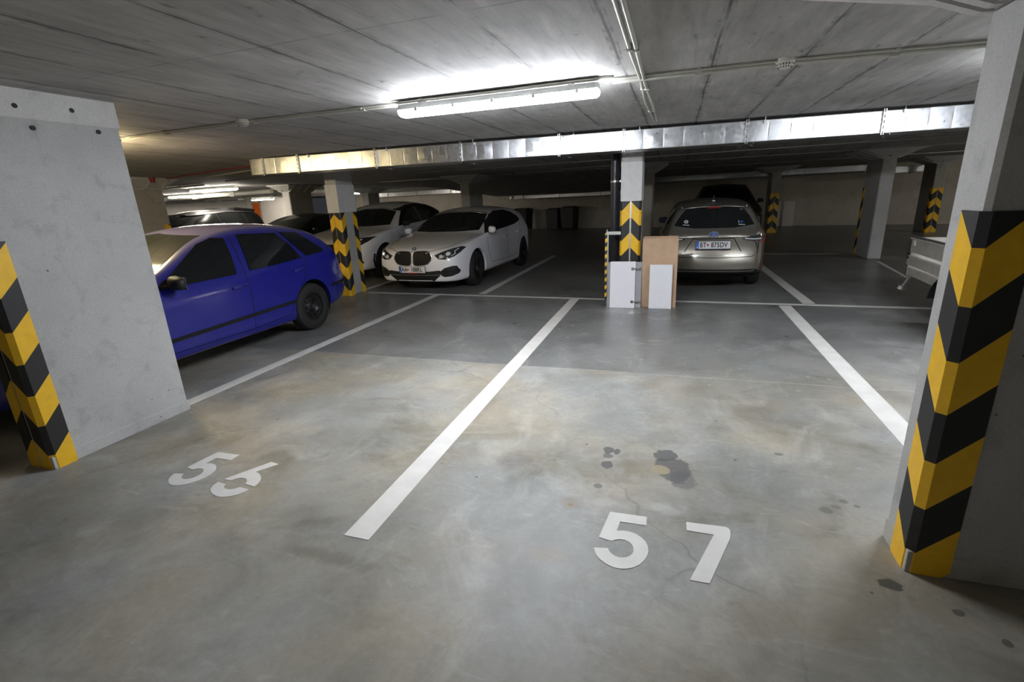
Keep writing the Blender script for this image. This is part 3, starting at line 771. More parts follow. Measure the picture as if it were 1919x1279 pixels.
# ------------------------------------------------------------------ boards and box by the column
def leaning(name, label, cat, x, y, w, h, th, tilt, mat, rz=0, group=None):
    t = thing(name, label, cat, (x, y, 0), rz, group)
    return t
def slab(w, h, th, bev=.002):
    bm = bmesh.new(); box(bm, (-w/2, 0, 0), (w/2, th, h), 0, bev); return bm
t = thing('cabinet_door', 'white cabinet door with two hinges leaning in front of a grey board', 'cabinet door', (-.655, 6.785, .002)); t.rotation_euler = (-.11, 0, .02)
obj('panel', slab(.34, .645, .018), M['white_board'], t)
for z in (.09, .545):
    bm = bmesh.new(); cyl(bm, (.135, -.004, z), (.135, .002, z), .022, 20); box(bm, (.14, -.012, z-.008), (.235, .0, z+.008), 0, .003); box(bm, (.225, -.008, z-.022), (.245, .0, z+.022), 0, .003)
    obj('hinge', bm, M['chrome'], t)
t = thing('backing_board', 'grey board leaning on the middle column behind the white door', 'board', (-.63, 6.815, .002)); t.rotation_euler = (-.11, 0, .02)
obj('panel', slab(.455, .635, .016), M['grey_board'], t)
t = thing('white_panel', 'blank white panel leaning against the cardboard box', 'board', (-.147, 6.80, .002)); t.rotation_euler = (-.06, 0, 0)
obj('panel', slab(.295, .60, .018), M['white_board'], t)
t = thing('cardboard_box', 'tall open cardboard box standing upright behind the white panel', 'box', (-.172, 6.885, .002)); t.rotation_euler = (-.02, 0, .0)
W, Dp, Hh = .46, .13, .965; tk = .006
bm = bmesh.new()
for a, b in (((-W/2, 0, 0), (W/2, tk, Hh-.025)), ((-W/2, Dp-tk, 0), (W/2, Dp, Hh+.0)), ((-W/2, tk, 0), (-W/2+tk, Dp-tk, Hh-.01)), ((W/2-tk, tk, 0), (W/2, Dp-tk, Hh-.01)), ((-W/2+tk, tk, 0), (W/2-tk, Dp-tk, tk))): box(bm, a, b)
obj('carton', bm, M['cardboard'], t)
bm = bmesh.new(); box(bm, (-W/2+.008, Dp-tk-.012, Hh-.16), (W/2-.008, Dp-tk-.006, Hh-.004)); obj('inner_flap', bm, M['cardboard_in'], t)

# bins and boards by the far wall
def bin_(x, y, w, d, h, rz, label):
    t = thing('waste_bin', label, 'bin', (x, y, 0), rz, 'dark bins by the far wall')
    bm = bmesh.new()
    lo = [(-w/2*.86, -d/2*.86), (w/2*.86, -d/2*.86), (w/2*.86, d/2*.86), (-w/2*.86, d/2*.86)]; hi = [(-w/2, -d/2), (w/2, -d/2), (w/2, d/2), (-w/2, d/2)]
    r = [[bm.verts.new((a, b, z)) for a, b in p] for p, z in ((lo, .06), (hi, h-.08))]
    bm.faces.new(r[0][::-1]); bm.faces.new(r[1])
    for i in range(4): bm.faces.new((r[0][i], r[0][(i+1) % 4], r[1][(i+1) % 4], r[1][i]))
    obj('bin_body', bm, M['bin'], t)
    bm = bmesh.new(); box(bm, (-w/2-.02, -d/2-.03, h-.08), (w/2+.02, d/2+.02, h-.03), 0, .012); box(bm, (-w/2*.8, -d/2*.6, h-.03), (w/2*.8, d/2*.7, h+.01), 0, .01)
    obj('lid', bm, M['bin'], t)
    for s in (-1, 1):
        bm = bmesh.new(); cyl(bm, (s*w*.36, d*.36, .07), (s*w*.42, d*.36, .07), .07, 16); obj('castor', bm, M['tyre'], t)
bin_(-5.55, 23.6, .62, .7, 1.0, -.2, 'dark wheelie bin at the far wall, left of a pair')
bin_(-4.80, 23.5, .66, .75, 1.06, -.2, 'dark wheelie bin at the far wall, right of a pair')
bin_(-7.2, 23.7, .8, .75, 1.05, -.2, 'dark wheelie bin mostly hidden by the tail of the white hatchback')
for x, w, lb in ((3.78, .42, 'pale board leaning on the far wall beside the striped column'), (4.28, .40, 'second pale board leaning on the far wall, farther from the striped column')):
    t = thing('wall_board', lb, 'board', (x, 22.42-.19*(x-4), 0.0), -.19); t.rotation_euler = (-.06, 0, -.19)
    obj('panel', slab(w, .95, .03), M['wall_white'], t)
# ------------------------------------------------------------------ cars
def tab(T, y):
    if y <= T[0][0]: return T[0][1]
    for (a, va), (b, vb) in zip(T, T[1:]):
        if y <= b: return va+(vb-va)*(y-a)/(b-a)
    return T[-1][1]
UX = [1.0, .86, .5, 0.0]
def body_mesh(S):
    """box-topology body: stations along y, a closed ring at each, capped ends, then subdivided"""
    Ln = S['L']
    st = sorted(set([round(y, 3) for y in S['st']]))
    def side(y):
        w = tab(S['w'], y); zb = tab(S['bot'], y); zbelt = tab(S['belt'], y); zt = tab(S['top'], y); cr = tab(S['crown'], y)
        ws = tab(S['shoulder'], y)          # how far the belt sits inside the widest point
        wr = tab(S['roofw'], y)
        zr = max(zt-cr, zbelt+.012)
        zroof = S['zroof']
        f = min(1, max(0, (zr-zbelt)/(zroof-zbelt)))
        wb = w-ws
        xr = (wb-.045)*(1-f)+wr*f
        zm = zb+(zbelt-zb)*.5
        P = [(w*.93, zb), (w*.985, zb+.045), (w, zb+(zbelt-zb)*.30), (w*(1-.0), zm+.04), (w-.004, zbelt-.11), (wb+.012, zbelt-.025), (wb, zbelt)]
        for g in (.33, .70): P.append((wb+(xr-wb)*g+.018*f*math.sin(g*PI), zbelt+(zr-zbelt)*g))
        P.append((xr, zr))
        top = []
        for u in UX[1:]:
            top.append((xr*u, zr+(max(zt, zr+.002)-zr)*(1-u**2.4)))
        return P, top, zb, w
    rings = []
    for y in st:
        P, top, zb, w = side(y)
        half = P+top
        rings.append((y, half, zb, w))
    bm = bmesh.new(); V = []
    nS = 10
    for y, half, zb, w in rings:
        row = {}
        for i, (x, z) in enumerate(half):
            for s in (1, -1):
                if x == 0 and s == -1: row[('t', i, -1)] = row[('t', i, 1)]; continue
                row[('t', i, s)] = bm.verts.new((s*x, y, z))
        for j, u in enumerate(UX[1:]):
            for s in (1, -1):
                if u == 0 and s == -1: row[('b', j, -1)] = row[('b', j, 1)]; continue
                row[('b', j, s)] = bm.verts.new((s*w*.93*u, y, zb))
        V.append(row)
    nT = len(rings[0][1])
    def path(row):
        p = [row[('t', i, 1)] for i in range(nT)]                     # right bottom .. roof centre
        p += [row[('t', i, -1)] for i in range(nT-2, -1, -1)]
        p += [row[('b', j, -1)] for j in range(2)]+[row[('b', 2, 1)]]+[row[('b', j, 1)] for j in (1, 0)]
        return p
    Ps = [path(r) for r in V]
    for a, b in zip(Ps, Ps[1:]):
        n = len(a)
        for i in range(n): bm.faces.new((a[i], b[i], b[(i+1) % n], a[(i+1) % n]))
    # end caps: grid of rows i=0..9 (side points) by 7 columns
    for row, (y, half, zb, w), flip in ((V[0], rings[0], False), (V[-1], rings[-1], True)):
        grid = []
        for i in range(nS):
            x, z = half[i]
            if i == 0: cols = [row[('t', 0, -1)], row[('b', 0, -1)], row[('b', 1, -1)], row[('b', 2, 1)], row[('b', 1, 1)], row[('b', 0, 1)], row[('t', 0, 1)]]
            elif i == nS-1: cols = [row[('t', 9, -1)], row[('t', 10, -1)], row[('t', 11, -1)], row[('t', 12, 1)], row[('t', 11, 1)], row[('t', 10, 1)], row[('t', 9, 1)]]
            else: cols = [row[('t', i, -1)]]+[bm.verts.new((u*x, y, z)) for u in (-.86, -.5, 0, .5, .86)]+[row[('t', i, 1)]]
            grid.append(cols)
        for a, b in zip(grid, grid[1:]):
            for c in range(6):
                q = (a[c], a[c+1], b[c+1], b[c])
                bm.faces.new(q[::-1] if flip else q)
    # bow the nose and the tail in plan and lean them in profile
    for v in bm.verts:
        x, y, z = v.co; W = S['halfw']
        ff = max(0, 1-y/S.get('nf', .9)); fr = max(0, 1-(Ln-y)/S.get('nr', .7))
        v.co.y += ff*(S['bow_f']*(abs(x)/W)**2.2+tab(S['lean_f'], z))
        v.co.y -= fr*(S['bow_r']*(abs(x)/W)**2.2+tab(S['lean_r'], z))
    bmesh.ops.recalc_face_normals(bm, faces=bm.faces)
    me = D.meshes.new('cage'); bm.to_mesh(me); bm.free()
    return me
def evalmesh(o):
    bpy.context.view_layer.update()
    dg = bpy.context.evaluated_depsgraph_get()
    return D.meshes.new_from_object(o.evaluated_get(dg))
def make_bvh(me):
    return BVHTree.FromPolygons([v.co.copy() for v in me.vertices], [tuple(p.vertices) for p in me.polygons])

class Car:
    def __init__(s, name, label, cat, S, paint, loc, rz, group=None, level=2, cat_word='car'):
        s.S = S; s.root = thing(name, label, cat, loc, rz, group)
        me = body_mesh(S); o = D.objects.new('tmpb', me); C.objects.link(o)
        md = o.modifiers.new('s', 'SUBSURF'); md.levels = level; md.render_levels = level
        me2 = evalmesh(o); s.bvh = make_bvh(me2)
        o.modifiers.clear(); o.data = me2
        cut = bmesh.new()
        for yc in S['axles']:
            for sg in (1, -1):
                cyl(cut, (sg*(S['halfw']-.30), yc, S['wr']+.01), (sg*(S['halfw']+.2), yc, S['wr']+.01), S['arch'], 48)
        cm = D.meshes.new('cut'); cut.to_mesh(cm); cut.free()
        co = D.objects.new('tmpc', cm); C.objects.link(co)
        b = o.modifiers.new('b', 'BOOLEAN'); b.operation = 'DIFFERENCE'; b.object = co; b.solver = 'EXACT'
        me3 = evalmesh(o); D.objects.remove(o); D.objects.remove(co)
        me3.name = 'body'; me3.materials.clear(); me3.materials.append(paint)
        for p in me3.polygons: p.use_smooth = True; p.material_index = 0
        me3.set_sharp_from_angle(angle=math.radians(38))
        s.body = D.objects.new('body', me3); link(s.body, s.root); s.paint = paint
        # dark liners in the wheel wells
        for yc in S['axles']:
            for sg in (1, -1):
                bm = bmesh.new(); R = S['arch']-.004; xa = sg*(S['halfw']-.045); xb = sg*(S['halfw']-.296)
                seg = 28; A = []; B = []
                for k in range(seg+1):
                    a = -.35+(PI+.7)*k/seg
                    A.append(bm.verts.new((xa, yc+R*math.cos(a), S['wr']+.01+R*math.sin(a)))); B.append(bm.verts.new((xb, yc+R*math.cos(a), S['wr']+.01+R*math.sin(a))))
                c = bm.verts.new((xb, yc, S['wr']))
                for k in range(seg):
                    if A[k].co.z < .19 and A[k+1].co.z < .19: continue
                    bm.faces.new((A[k], A[k+1], B[k+1], B[k])); bm.faces.new((B[k], B[k+1], c))
                lo = obj('wheel_arch_liner', bm, M['gap'], s.root)
    def cast(s, proj, u, v, sg=1):
        Ln = s.S['L']
        if proj == 'side': o, d = Vector((sg*3, u, v)), Vector((-sg, 0, 0))
        elif proj == 'front': o, d = Vector((u*sg, -3, v)), Vector((0, 1, 0))
        elif proj == 'rear': o, d = Vector((u*sg, Ln+3, v)), Vector((0, -1, 0))
        elif proj == 'top': o, d = Vector((u*sg, v, 4)), Vector((0, 0, -1))
        return o, d, s.bvh.ray_cast(o, d)
    def patch(s, name, pts, proj, mat, off=.004, th=.012, res=.045, sg=1, parent=None, rnd=0):
        if name == 'side_window': off, res = .009, .035
        pts = [Vector((a, b)) for a, b in pts]
        for _ in range(rnd):
            q = []
            for i, p in enumerate(pts):
                n = pts[(i+1) % len(pts)]; q += [p.lerp(n, .2), p.lerp(n, .8)]
            pts = q
        # resample the outline
        out = []
        for i, p in enumerate(pts):
            n = pts[(i+1) % len(pts)]; k = max(1, int((n-p).length/res))
            out += [p.lerp(n, j/k) for j in range(k)]
        def inside(p):
            c = False
            for i, a in enumerate(out):
                b = out[i-1]
                if (a.y > p.y) != (b.y > p.y) and p.x < (b.x-a.x)*(p.y-a.y)/(b.y-a.y)+a.x: c = not c
            return c
        ins = []
        x0, x1 = min(p.x for p in out), max(p.x for p in out); y0, y1 = min(p.y for p in out), max(p.y for p in out)
        x = x0+res/2
        while x < x1:
            y = y0+res/2
            while y < y1:
                q = Vector((x, y))
                if inside(q) and min((q-p).length for p in out) > res*.45: ins.append(q)
                y += res
            x += res
        n = len(out)
        vs, es, fs, _, _, _ = geometry.delaunay_2d_cdt(out+ins, [(i, (i+1) % n) for i in range(n)], [], 1, 1e-6)
        bm = bmesh.new(); hits = []
        for v in vs:
            o, d, (loc, nor, _, _) = s.cast(proj, v.x, v.y, sg); hits.append((o, d, loc, nor))
        good = [(h[2]-h[0]).dot(h[1]) for h in hits if h[2] is not None]
        avg = sum(good)/len(good) if good else 3
        tv, bv = [], []
        for o, d, loc, nor in hits:
            if loc is None:
                loc, nor, _, _ = s.bvh.find_nearest(o+d*avg)
            if nor.dot(d) > 0: nor = -nor
            nor = (nor-d*.3).normalized()
            tv.append(bm.verts.new(loc+nor*off)); bv.append(bm.verts.new(loc-nor*th))
        for f in fs: 
            bm.faces.new([tv[i] for i in f]); bm.faces.new([bv[i] for i in f][::-1])
        cnt = {}
        for f in fs:
            for i in range(len(f)):
                k = (f[i], f[(i+1) % len(f)]); cnt[frozenset(k)] = cnt.get(frozenset(k), [])+[k]
        for k, v in cnt.items():
            if len(v) == 1:
                a, b = v[0]
                try: bm.faces.new((tv[b], tv[a], bv[a], bv[b]))
                except ValueError: pass
        return obj(name, bm, mat, parent or s.root, angle=45)
    def line(s, pts, proj, w=.007, sg=1, parent=None, mat=None, name='panel_gap', off=.0015, closed=False, th=.006, res=.05):
        """narrow strip following the body surface"""
        bm = bmesh.new(); P = [Vector(p) for p in pts]
        if closed: P.append(P[0])
        rows = []; dense = []
        for a, b in zip(P, P[1:]):
            k = max(1, int((b-a).length/res)); dense += [a.lerp(b, j/k) for j in range(k)]
        dense.append(P[-1])
        for i, p in enumerate(dense):
            d = (dense[min(i+1, len(dense)-1)]-dense[max(0, i-1)]).normalized(); n = Vector((-d.y, d.x))*w/2
            r = []
            for q in (p-n, p+n):
                o, dd, (loc, nor, _, _) = s.cast(proj, q.x, q.y, sg)
                if loc is None: loc, nor, _, _ = s.bvh.find_nearest(o+dd*(3+.1))
                if nor.dot(dd) > 0: nor = -nor
                r += [loc+nor*off, loc-nor*th]
            rows.append([bm.verts.new(c) for c in r])
        for a, b in zip(rows, rows[1:]):
            for i, j in ((0, 2), (2, 3), (3, 1), (1, 0)):
                bm.faces.new((a[i], a[j], b[j], b[i]))
        bm.faces.new((rows[0][0], rows[0][2], rows[0][3], rows[0][1])); bm.faces.new((rows[-1][0], rows[-1][1], rows[-1][3], rows[-1][2]))
        return obj(name, bm, mat or M['gap'], parent or s.root)
    def wheels(s, style='alloy', width=.205, steer=0, rim=None, spokes=5, rr=.62):
        S = s.S; R = S['wr']; out = []
        for ai, yc in enumerate(S['axles']):
            for sg in (1, -1):
                xo = S['halfw']-S.get('inset', .018)
                bm = bmesh.new(); w = width
                rim_r = R*rr
                prof = [(-w*.9, rim_r-.01), (-w, rim_r+.01), (-w, R-.045), (-w*.93, R-.012), (-w*.78, R), (-w*.22, R), (-w*.07, R-.012), (0, R-.045), (.004, (R+rim_r)/2), (0, rim_r+.012), (-.008, rim_r), (-.03, rim_r-.006)]
                lathe_x(bm, [(p, r) for p, r in prof], 0, 0, 0, 44)
                # tread grooves as raised blocks ring
                wh = obj('wheel', bm, M['tyre'], s.root, angle=35)
                wh.location = (sg*xo, yc, R); wh.rotation_euler = (0, 0, (PI if sg < 0 else 0)+(steer if ai == 0 else 0))
                bm = bmesh.new(); rm = rim or M['rim']
                lathe_x(bm, [(-.006, rim_r), (-.012, rim_r-.012), (-.03, rim_r-.018), (-w*.7, rim_r-.03), (-w*.75, .05), (-w*.75, 0)], 0, 0, 0, 40, mi=1)
                if style == 'steel':
                    lathe_x(bm, [(-.035, rim_r-.018), (-.045, rim_r-.05), (-.028, rim_r-.085), (-.05, .075), (-.035, .055), (-.03, 0)], 0, 0, 0, 32)
                    for k in range(10):
                        a = 2*PI*k/10; r0 = rim_r-.068
                        cyl(bm, (-.045, r0*math.cos(a), r0*math.sin(a)), (-.026, r0*math.cos(a), r0*math.sin(a)), .016, 10, mi=1)
                else:
                    for k in range(spokes):
                        for dd in ((-.16, .16) if style == 'twin' else (0,)):
                            a = 2*PI*k/spokes+.3; a2 = a+dd
                            p = Vector((-.028, .05*math.cos(a), .05*math.sin(a))); q = Vector((-.014, (rim_r-.014)*math.cos(a2), (rim_r-.014)*math.sin(a2)))
                            t_ = Vector((0, -math.sin(a2), math.cos(a2)))
                            for wa, wb, mi in ((.022, .015, 0),):
                                A = [bm.verts.new(p+t_*wa), bm.verts.new(p-t_*wa), bm.verts.new(q-t_*wb), bm.verts.new(q+t_*wb)]
                                B = [bm.verts.new(v.co+Vector((-.03, 0, 0))) for v in A]
                                bm.faces.new(A); bm.faces.new(B[::-1])
                                for i in range(4): bm.faces.new((A[i], B[i], B[(i+1) % 4], A[(i+1) % 4]))
                    cyl(bm, (-.06, 0, 0), (-.02, 0, 0), .065, 24)
                cyl(bm, (-.06, 0, 0), (-.012, 0, 0), .03, 20, mi=2)
                for k in range(5):
                    a = 2*PI*k/5; cyl(bm, (-.03, .046*math.cos(a), .046*math.sin(a)), (-.014, .046*math.cos(a), .046*math.sin(a)), .008, 8, mi=2)
                obj('rim', bm, [rm, M['gap'], M['rim']], wh, angle=35)
                out.append(wh)
        # underbody keeps light from passing below
        return out
    def mirror(s, x, y, z, w=.17, h=.13, d=.11, mat=None, yaw=.25):
        for sg in (1, -1):
            bm = bmesh.new(); r = bmesh.ops.create_uvsphere(bm, u_segments=20, v_segments=12, radius=1)
            for v in r['verts']:
                c = v.co; f = lambda t, p=.62: math.copysign(abs(t)**p, t)
                c.x, c.y, c.z = f(c.x)*w/2, f(c.y, .8)*d/2, f(c.z)*h/2
                c.z *= 1-.25*(c.x/w+.5)
                if c.y > .0: c.y *= .45
            mh = obj('mirror_housing', bm, mat or s.paint, s.root, smooth=True)
            mh.location = (sg*(x+w*.5), y, z); mh.rotation_euler = (0, 0, -sg*yaw); mh.scale.x = sg
            bm = bmesh.new(); box(bm, (-w*.42, d*.18, -h*.40), (w*.40, d*.24, h*.36), 0, .01); obj('mirror_glass', bm, M['lens'], mh)
            bm = bmesh.new(); tube(bm, [(-w*.62, .01, -h*.42), (-w*.2, 0, -h*.36)], .016, 8); obj('mirror_foot', bm, M['trim'], mh)
    def handle(s, y, z, sg=1, w=.19, mat=None):
        o, d, (loc, nor, _, _) = s.cast('side', y, z, sg)
        if loc is None: return
        bm = bmesh.new(); box(bm, (-.012, -w/2, -.016), (.016, w/2, .016), 0, .008)
        h = obj('door_handle', bm, mat or s.paint, s.root, angle=50); h.location = loc+Vector((sg*.014, 0, 0)); h.rotation_euler = (.05, 0, 0)
    def plate(s, x, y, z, txt, face=-1, tilt=0, w=.52, h=.112, frame=None, sub=None, shield=True, pos=.0):
        """number plate; face -1 looks to -y, +1 to +y"""
        pl = bx((-w/2, -.006, -h/2), (w/2, .006, h/2), .004)
        p = obj('number_plate', pl, M['plate'], s.root); p.location = (x, y, z); p.rotation_euler = (tilt, 0, 0 if face < 0 else PI)
        bm = bmesh.new(); box(bm, (-w/2-.008, -.003, -h/2-.018), (w/2+.008, .004, h/2+.006), 0, .003); obj('plate_frame', bm, frame or M['trim'], p)
        bm = bmesh.new(); box(bm, (-w/2+.002, -.0075, -h/2+.002), (-w/2+.045, -.005, h/2-.002)); obj('blue_band', bm, M['eu_blue'], p)
        R = Matrix.Rotation(PI/2, 3, 'X')
        text_mesh('country_letters', 'SK', .026, M['plate'], p, Vector((-w/2+.0235, -.0085, -h*.28)), R, .0006)
        a, b = txt
        text_mesh('plate_letters', a, .104, M['ink'], p, Vector((-w*.5+.108, -.0085, -.001)), R, .0006, xs=.80, bold=.0022)
        text_mesh('plate_numbers', b, .104, M['ink'], p, Vector((w*.5-.168, -.0085, -.001)), R, .0006, xs=.80, bold=.0022)
        bm = bmesh.new(); q = [(-.013, .018), (.013, .018), (.013, -.004), (0, -.02), (-.013, -.004)]
        cx0 = -w*.5+.180
        va = [bm.verts.new((cx0+u, -.0085, v)) for u, v in q]; vb = [bm.verts.new((cx0+u, -.006, v)) for u, v in q]
        bm.faces.new(va); bm.faces.new(vb[::-1])
        for i in range(5): bm.faces.new((va[i], vb[i], vb[(i+1) % 5], va[(i+1) % 5]))
        obj('shield', bm, M['red_lens'], p)
        if sub:
            bm = bmesh.new(); box(bm, (-.09, -.0085, -h/2-.016), (.09, -.004, -h/2-.002)); obj('frame_strip', bm, sub, p)
        return p

def stations(Ln, extra, step=.30):
    ys = sorted(set(extra)); out = []
    for a, b in zip(ys, ys[1:]):
        k = max(1, math.ceil((b-a)/step)); out += [a+(b-a)*i/k for i in range(k)]
    return out+[ys[-1]]
def spec(**k):
    d = dict(crown=[(0, .03)], shoulder=[(0, .05)], lean_f=[(0, 0)], lean_r=[(0, 0)], bow_f=.20, bow_r=.14, nf=.9, nr=.7)
    d.update(k); return d
def under(car, z=.2):
    S = car.S; bm = bmesh.new(); box(bm, (-S['halfw']*.72, .35, z-.04), (S['halfw']*.72, S['L']-.35, z+.06)); obj('underbody', bm, M['gap'], car.root)

# ---- white hatchback, nose towards the viewer
HB = spec(L=4.32, halfw=.90, zroof=1.39, axles=(.86, 3.53), wr=.322, arch=.365,
  top=[(0, .70), (.04, .755), (.12, .79), (.3, .835), (.6, .885), (.95, .93), (1.18, .965), (1.30, 1.0), (1.65, 1.165), (1.95, 1.30), (2.2, 1.375), (2.6, 1.425), (3.1, 1.425), (3.6, 1.375), (3.95, 1.31), (4.06, 1.24), (4.22, 1.0), (4.28, .88), (4.32, .75)],
  belt=[(0, .66), (.12, .72), (.3, .775), (.6, .835), (1.0, .885), (1.4, .92), (2.4, .955), (3.2, .99), (3.8, 1.02), (4.1, .98), (4.32, .72)],
  w=[(0, .66), (.04, .74), (.12, .80), (.3, .855), (.6, .89), (1.0, .90), (3.3, .90), (3.8, .885), (4.1, .85), (4.25, .79), (4.32, .70)],
  bot=[(0, .19), (.2, .17), (1.0, .20), (3.2, .20), (4.1, .24), (4.32, .30)],
  crown=[(0, .03), (1.0, .045), (1.3, .09), (2.0, .10), (2.3, .065), (3.8, .065), (4.1, .06), (4.32, .03)],
  shoulder=[(0, .05), (.5, .045), (1.3, .05), (3.6, .06), (4.32, .06)],
  roofw=[(0, .66), (2.0, .66), (3.0, .63), (4.0, .56), (4.32, .60)], bow_f=.16, bow_r=.12,
  lean_f=[(.15, .05), (.30, .0), (.50, -.01), (.70, .03), (.80, .06)], lean_r=[(.3, 0), (.9, 0), (1.2, .0)],
  st=[0, .04, .12, .3, .6, .95, 1.18, 1.30, 1.48, 1.65, 1.8, 1.95, 2.2, 2.6, 3.1, 3.6, 3.85, 3.95, 4.06, 4.22, 4.28, 4.32])
car = Car('hatchback', 'white hatchback parked nose forward with number plate AA 188KL', 'car', HB, M['p_white'], (-4.375, 7.60, 0), -.035)
hb = car
SIDE_W = [(1.62, .945), (2.30, .96), (3.20, 1.015), (3.72, 1.085), (3.80, 1.12), (3.66, 1.20), (3.35, 1.295), (2.9, 1.345), (2.45, 1.345), (2.15, 1.275), (1.85, 1.12)]
for sg in (1, -1):
    car.patch('side_window', [(1.36, .925), (2.42, .965), (2.46, 1.315), (2.30, 1.315), (2.05, 1.255), (1.72, 1.12)], 'side', M['glass'], sg=sg, rnd=0)
    car.patch('side_window', [(2.47, .967), (3.00, .995), (3.40, 1.045), (3.52, 1.09), (3.45, 1.16), (3.15, 1.27), (2.80, 1.32), (2.50, 1.318)], 'side', M['glass'], sg=sg)
    car.line([(1.50, .36), (1.36, .60), (1.34, .84), (1.36, .91)], 'side', sg=sg)
    car.line([(1.50, .36), (2.44, .33), (2.46, .60), (2.46, .95)], 'side', sg=sg)
    car.line([(2.44, .33), (3.00, .36), (3.12, .62), (3.26, .78), (3.40, .98), (3.47, 1.06)], 'side', sg=sg)
    car.patch('window_pillar', [(2.41, .965), (2.48, .967), (2.51, 1.316), (2.45, 1.314)], 'side', M['trim'], sg=sg, off=.003)
    car.handle(2.30, .80, sg); car.handle(3.12, .84, sg)
    # headlamp wrapping from grille side to the wing
    hl = car.patch('headlamp', [(.42, .655), (.50, .585), (.62, .580), (.74, .62), (.80, .68), (.835, .755), (.79, .775), (.70, .755), (.55, .705)], 'front', M['lens'], sg=sg, off=.006, res=.03)
    for cx, cz, r in ((.545, .635, .033), (.655, .672, .036)):
        pts = [(cx+r*math.cos(a*PI/6), cz+r*.85*math.sin(a*PI/6)) for a in range(12)]
        car.patch('reflector', pts, 'front', M['lens_light'], sg=sg, off=.010, th=.002, res=.03, parent=hl)
    car.line([(.50, .600), (.59, .618), (.60, .650)], 'front', w=.012, sg=sg, mat=M['lens_light'], name='light_guide', off=.011, parent=hl)
    car.line([(.70, .632), (.745, .665), (.735, .71), (.77, .745)], 'front', w=.012, sg=sg, mat=M['lens_light'], name='light_guide', off=.011, parent=hl)
    # lower side intake
    fg = car.patch('bumper_intake', [(.50, .365), (.60, .435), (.72, .465), (.775, .462), (.81, .37), (.79, .325), (.70, .285), (.58, .275), (.53, .305)], 'front', M['trim'], sg=sg, off=.004, res=.03)
    car.line([(.56, .37), (.66, .385), (.78, .38)], 'front', w=.012, sg=sg, mat=M['rim_dark'], name='intake_slat', off=.012, parent=fg)
# grille: two kidneys with chrome surround
for sg in (1, -1):
    kid = [(.006, .690), (.045, .730), (.27, .735), (.35, .705), (.392, .615), (.36, .545), (.28, .485), (.07, .468), (.008, .495)]
    ring = car.patch('kidney_grille', kid, 'front', M['bright_trim'], sg=sg, off=.012, res=.04, rnd=1)
    ins = [((a-.198)*.93+.198, (b-.60)*.915+.60) for a, b in kid]
    g = car.patch('grille_mesh', ins, 'front', M['gap'], sg=sg, off=.016, res=.04, rnd=1, parent=ring)
    bmx = None
    for k in range(8):
        x = .050+k*.038
        car.line([(x, .505), (x, .700)], 'front', w=.005, sg=sg, mat=M['rim_dark'], name='grille_bar', off=.020, parent=ring)
car.patch('lower_intake', [(-.56, .355), (-.50, .395), (-.3, .375), (.3, .375), (.50, .395), (.56, .355), (.50, .315), (-.50, .315)], 'front', M['trim'], off=.005, res=.04)
car.patch('lower_intake', [(-.52, .310), (-.34, .175), (.34, .175), (.52, .310)], 'front', M['gap'], off=.003, res=.04)
car.patch('windscreen', [(-.70, .985), (-.3, .975), (.3, .975), (.70, .985), (.67, 1.15), (.615, 1.265), (.25, 1.315), (-.25, 1.315), (-.615, 1.265), (-.67, 1.15)], 'front', M['glass'], res=.06)
car.line([(-.60, 1.278), (-.25, 1.328), (.25, 1.328), (.60, 1.278)], 'front', w=.014, mat=M['chrome'], name='roof_edge', off=.004)
for a, b in (((-.45, .99), (-.02, 1.04)), ((.05, .985), (.5, 1.03))): car.line([a, b], 'front', w=.014, mat=M['trim'], name='wiper', off=.014, th=0)
car.line([(-.78, .98+.0), (-.70, .55), (-.60, .24), (-.36, .085)], 'top', mat=M['gap'])
car.line([(.78, .98), (.70, .55), (.60, .24), (.36, .085)], 'top', mat=M['gap'])
car.line([(.36, .085), (0, .055), (-.36, .085)], 'top', mat=M['gap'])
car.patch('rear_window', [(-.52, 1.06), (.52, 1.06), (.46, 1.25), (-.46, 1.25)], 'rear', M['glass'])
# round emblem over the grille
o_, d_, (loc, nor, _, _) = car.cast('front', 0, .755)
em = D.objects.new('emblem', None); bm = bmesh.new(); cyl(bm, (0, 0, 0), (0, 0, .008), .041, 28)
em = obj('emblem', bm, M['trim'], car.root, angle=40); em.location = loc; em.rotation_euler = (math.radians(50), 0, 0)
bm = bmesh.new()
for q in range(4):
    a0 = q*PI/2; vs_ = [bm.verts.new((0, 0, .0095))]+[bm.verts.new((.026*math.cos(a0+PI/2*k/6), .026*math.sin(a0+PI/2*k/6), .0095)) for k in range(7)]
    f = bm.faces.new(vs_); f.material_index = q % 2
obj('emblem_quarters', bm, [M['plate'], M['emblem_blue']], em)
bm = bmesh.new()
for k in range(28):
    a, b = 2*PI*k/28, 2*PI*(k+1)/28
    f = bm.faces.new([bm.verts.new((r*math.cos(t_), r*math.sin(t_), .0092)) for r, t_ in ((.037, a), (.041, a), (.041, b), (.037, b))])
obj('emblem_ring', bm, M['chrome'], em)
car.plate(0, -.028, .415, ('AA', '188KL'), -1, sub=M['red_lens'])
car.wheels('twin', steer=.10, rim=M['rim_dark'], spokes=5, rr=.66); car.mirror(.87, 1.50, .985, w=.15, h=.15, d=.13); under(car)

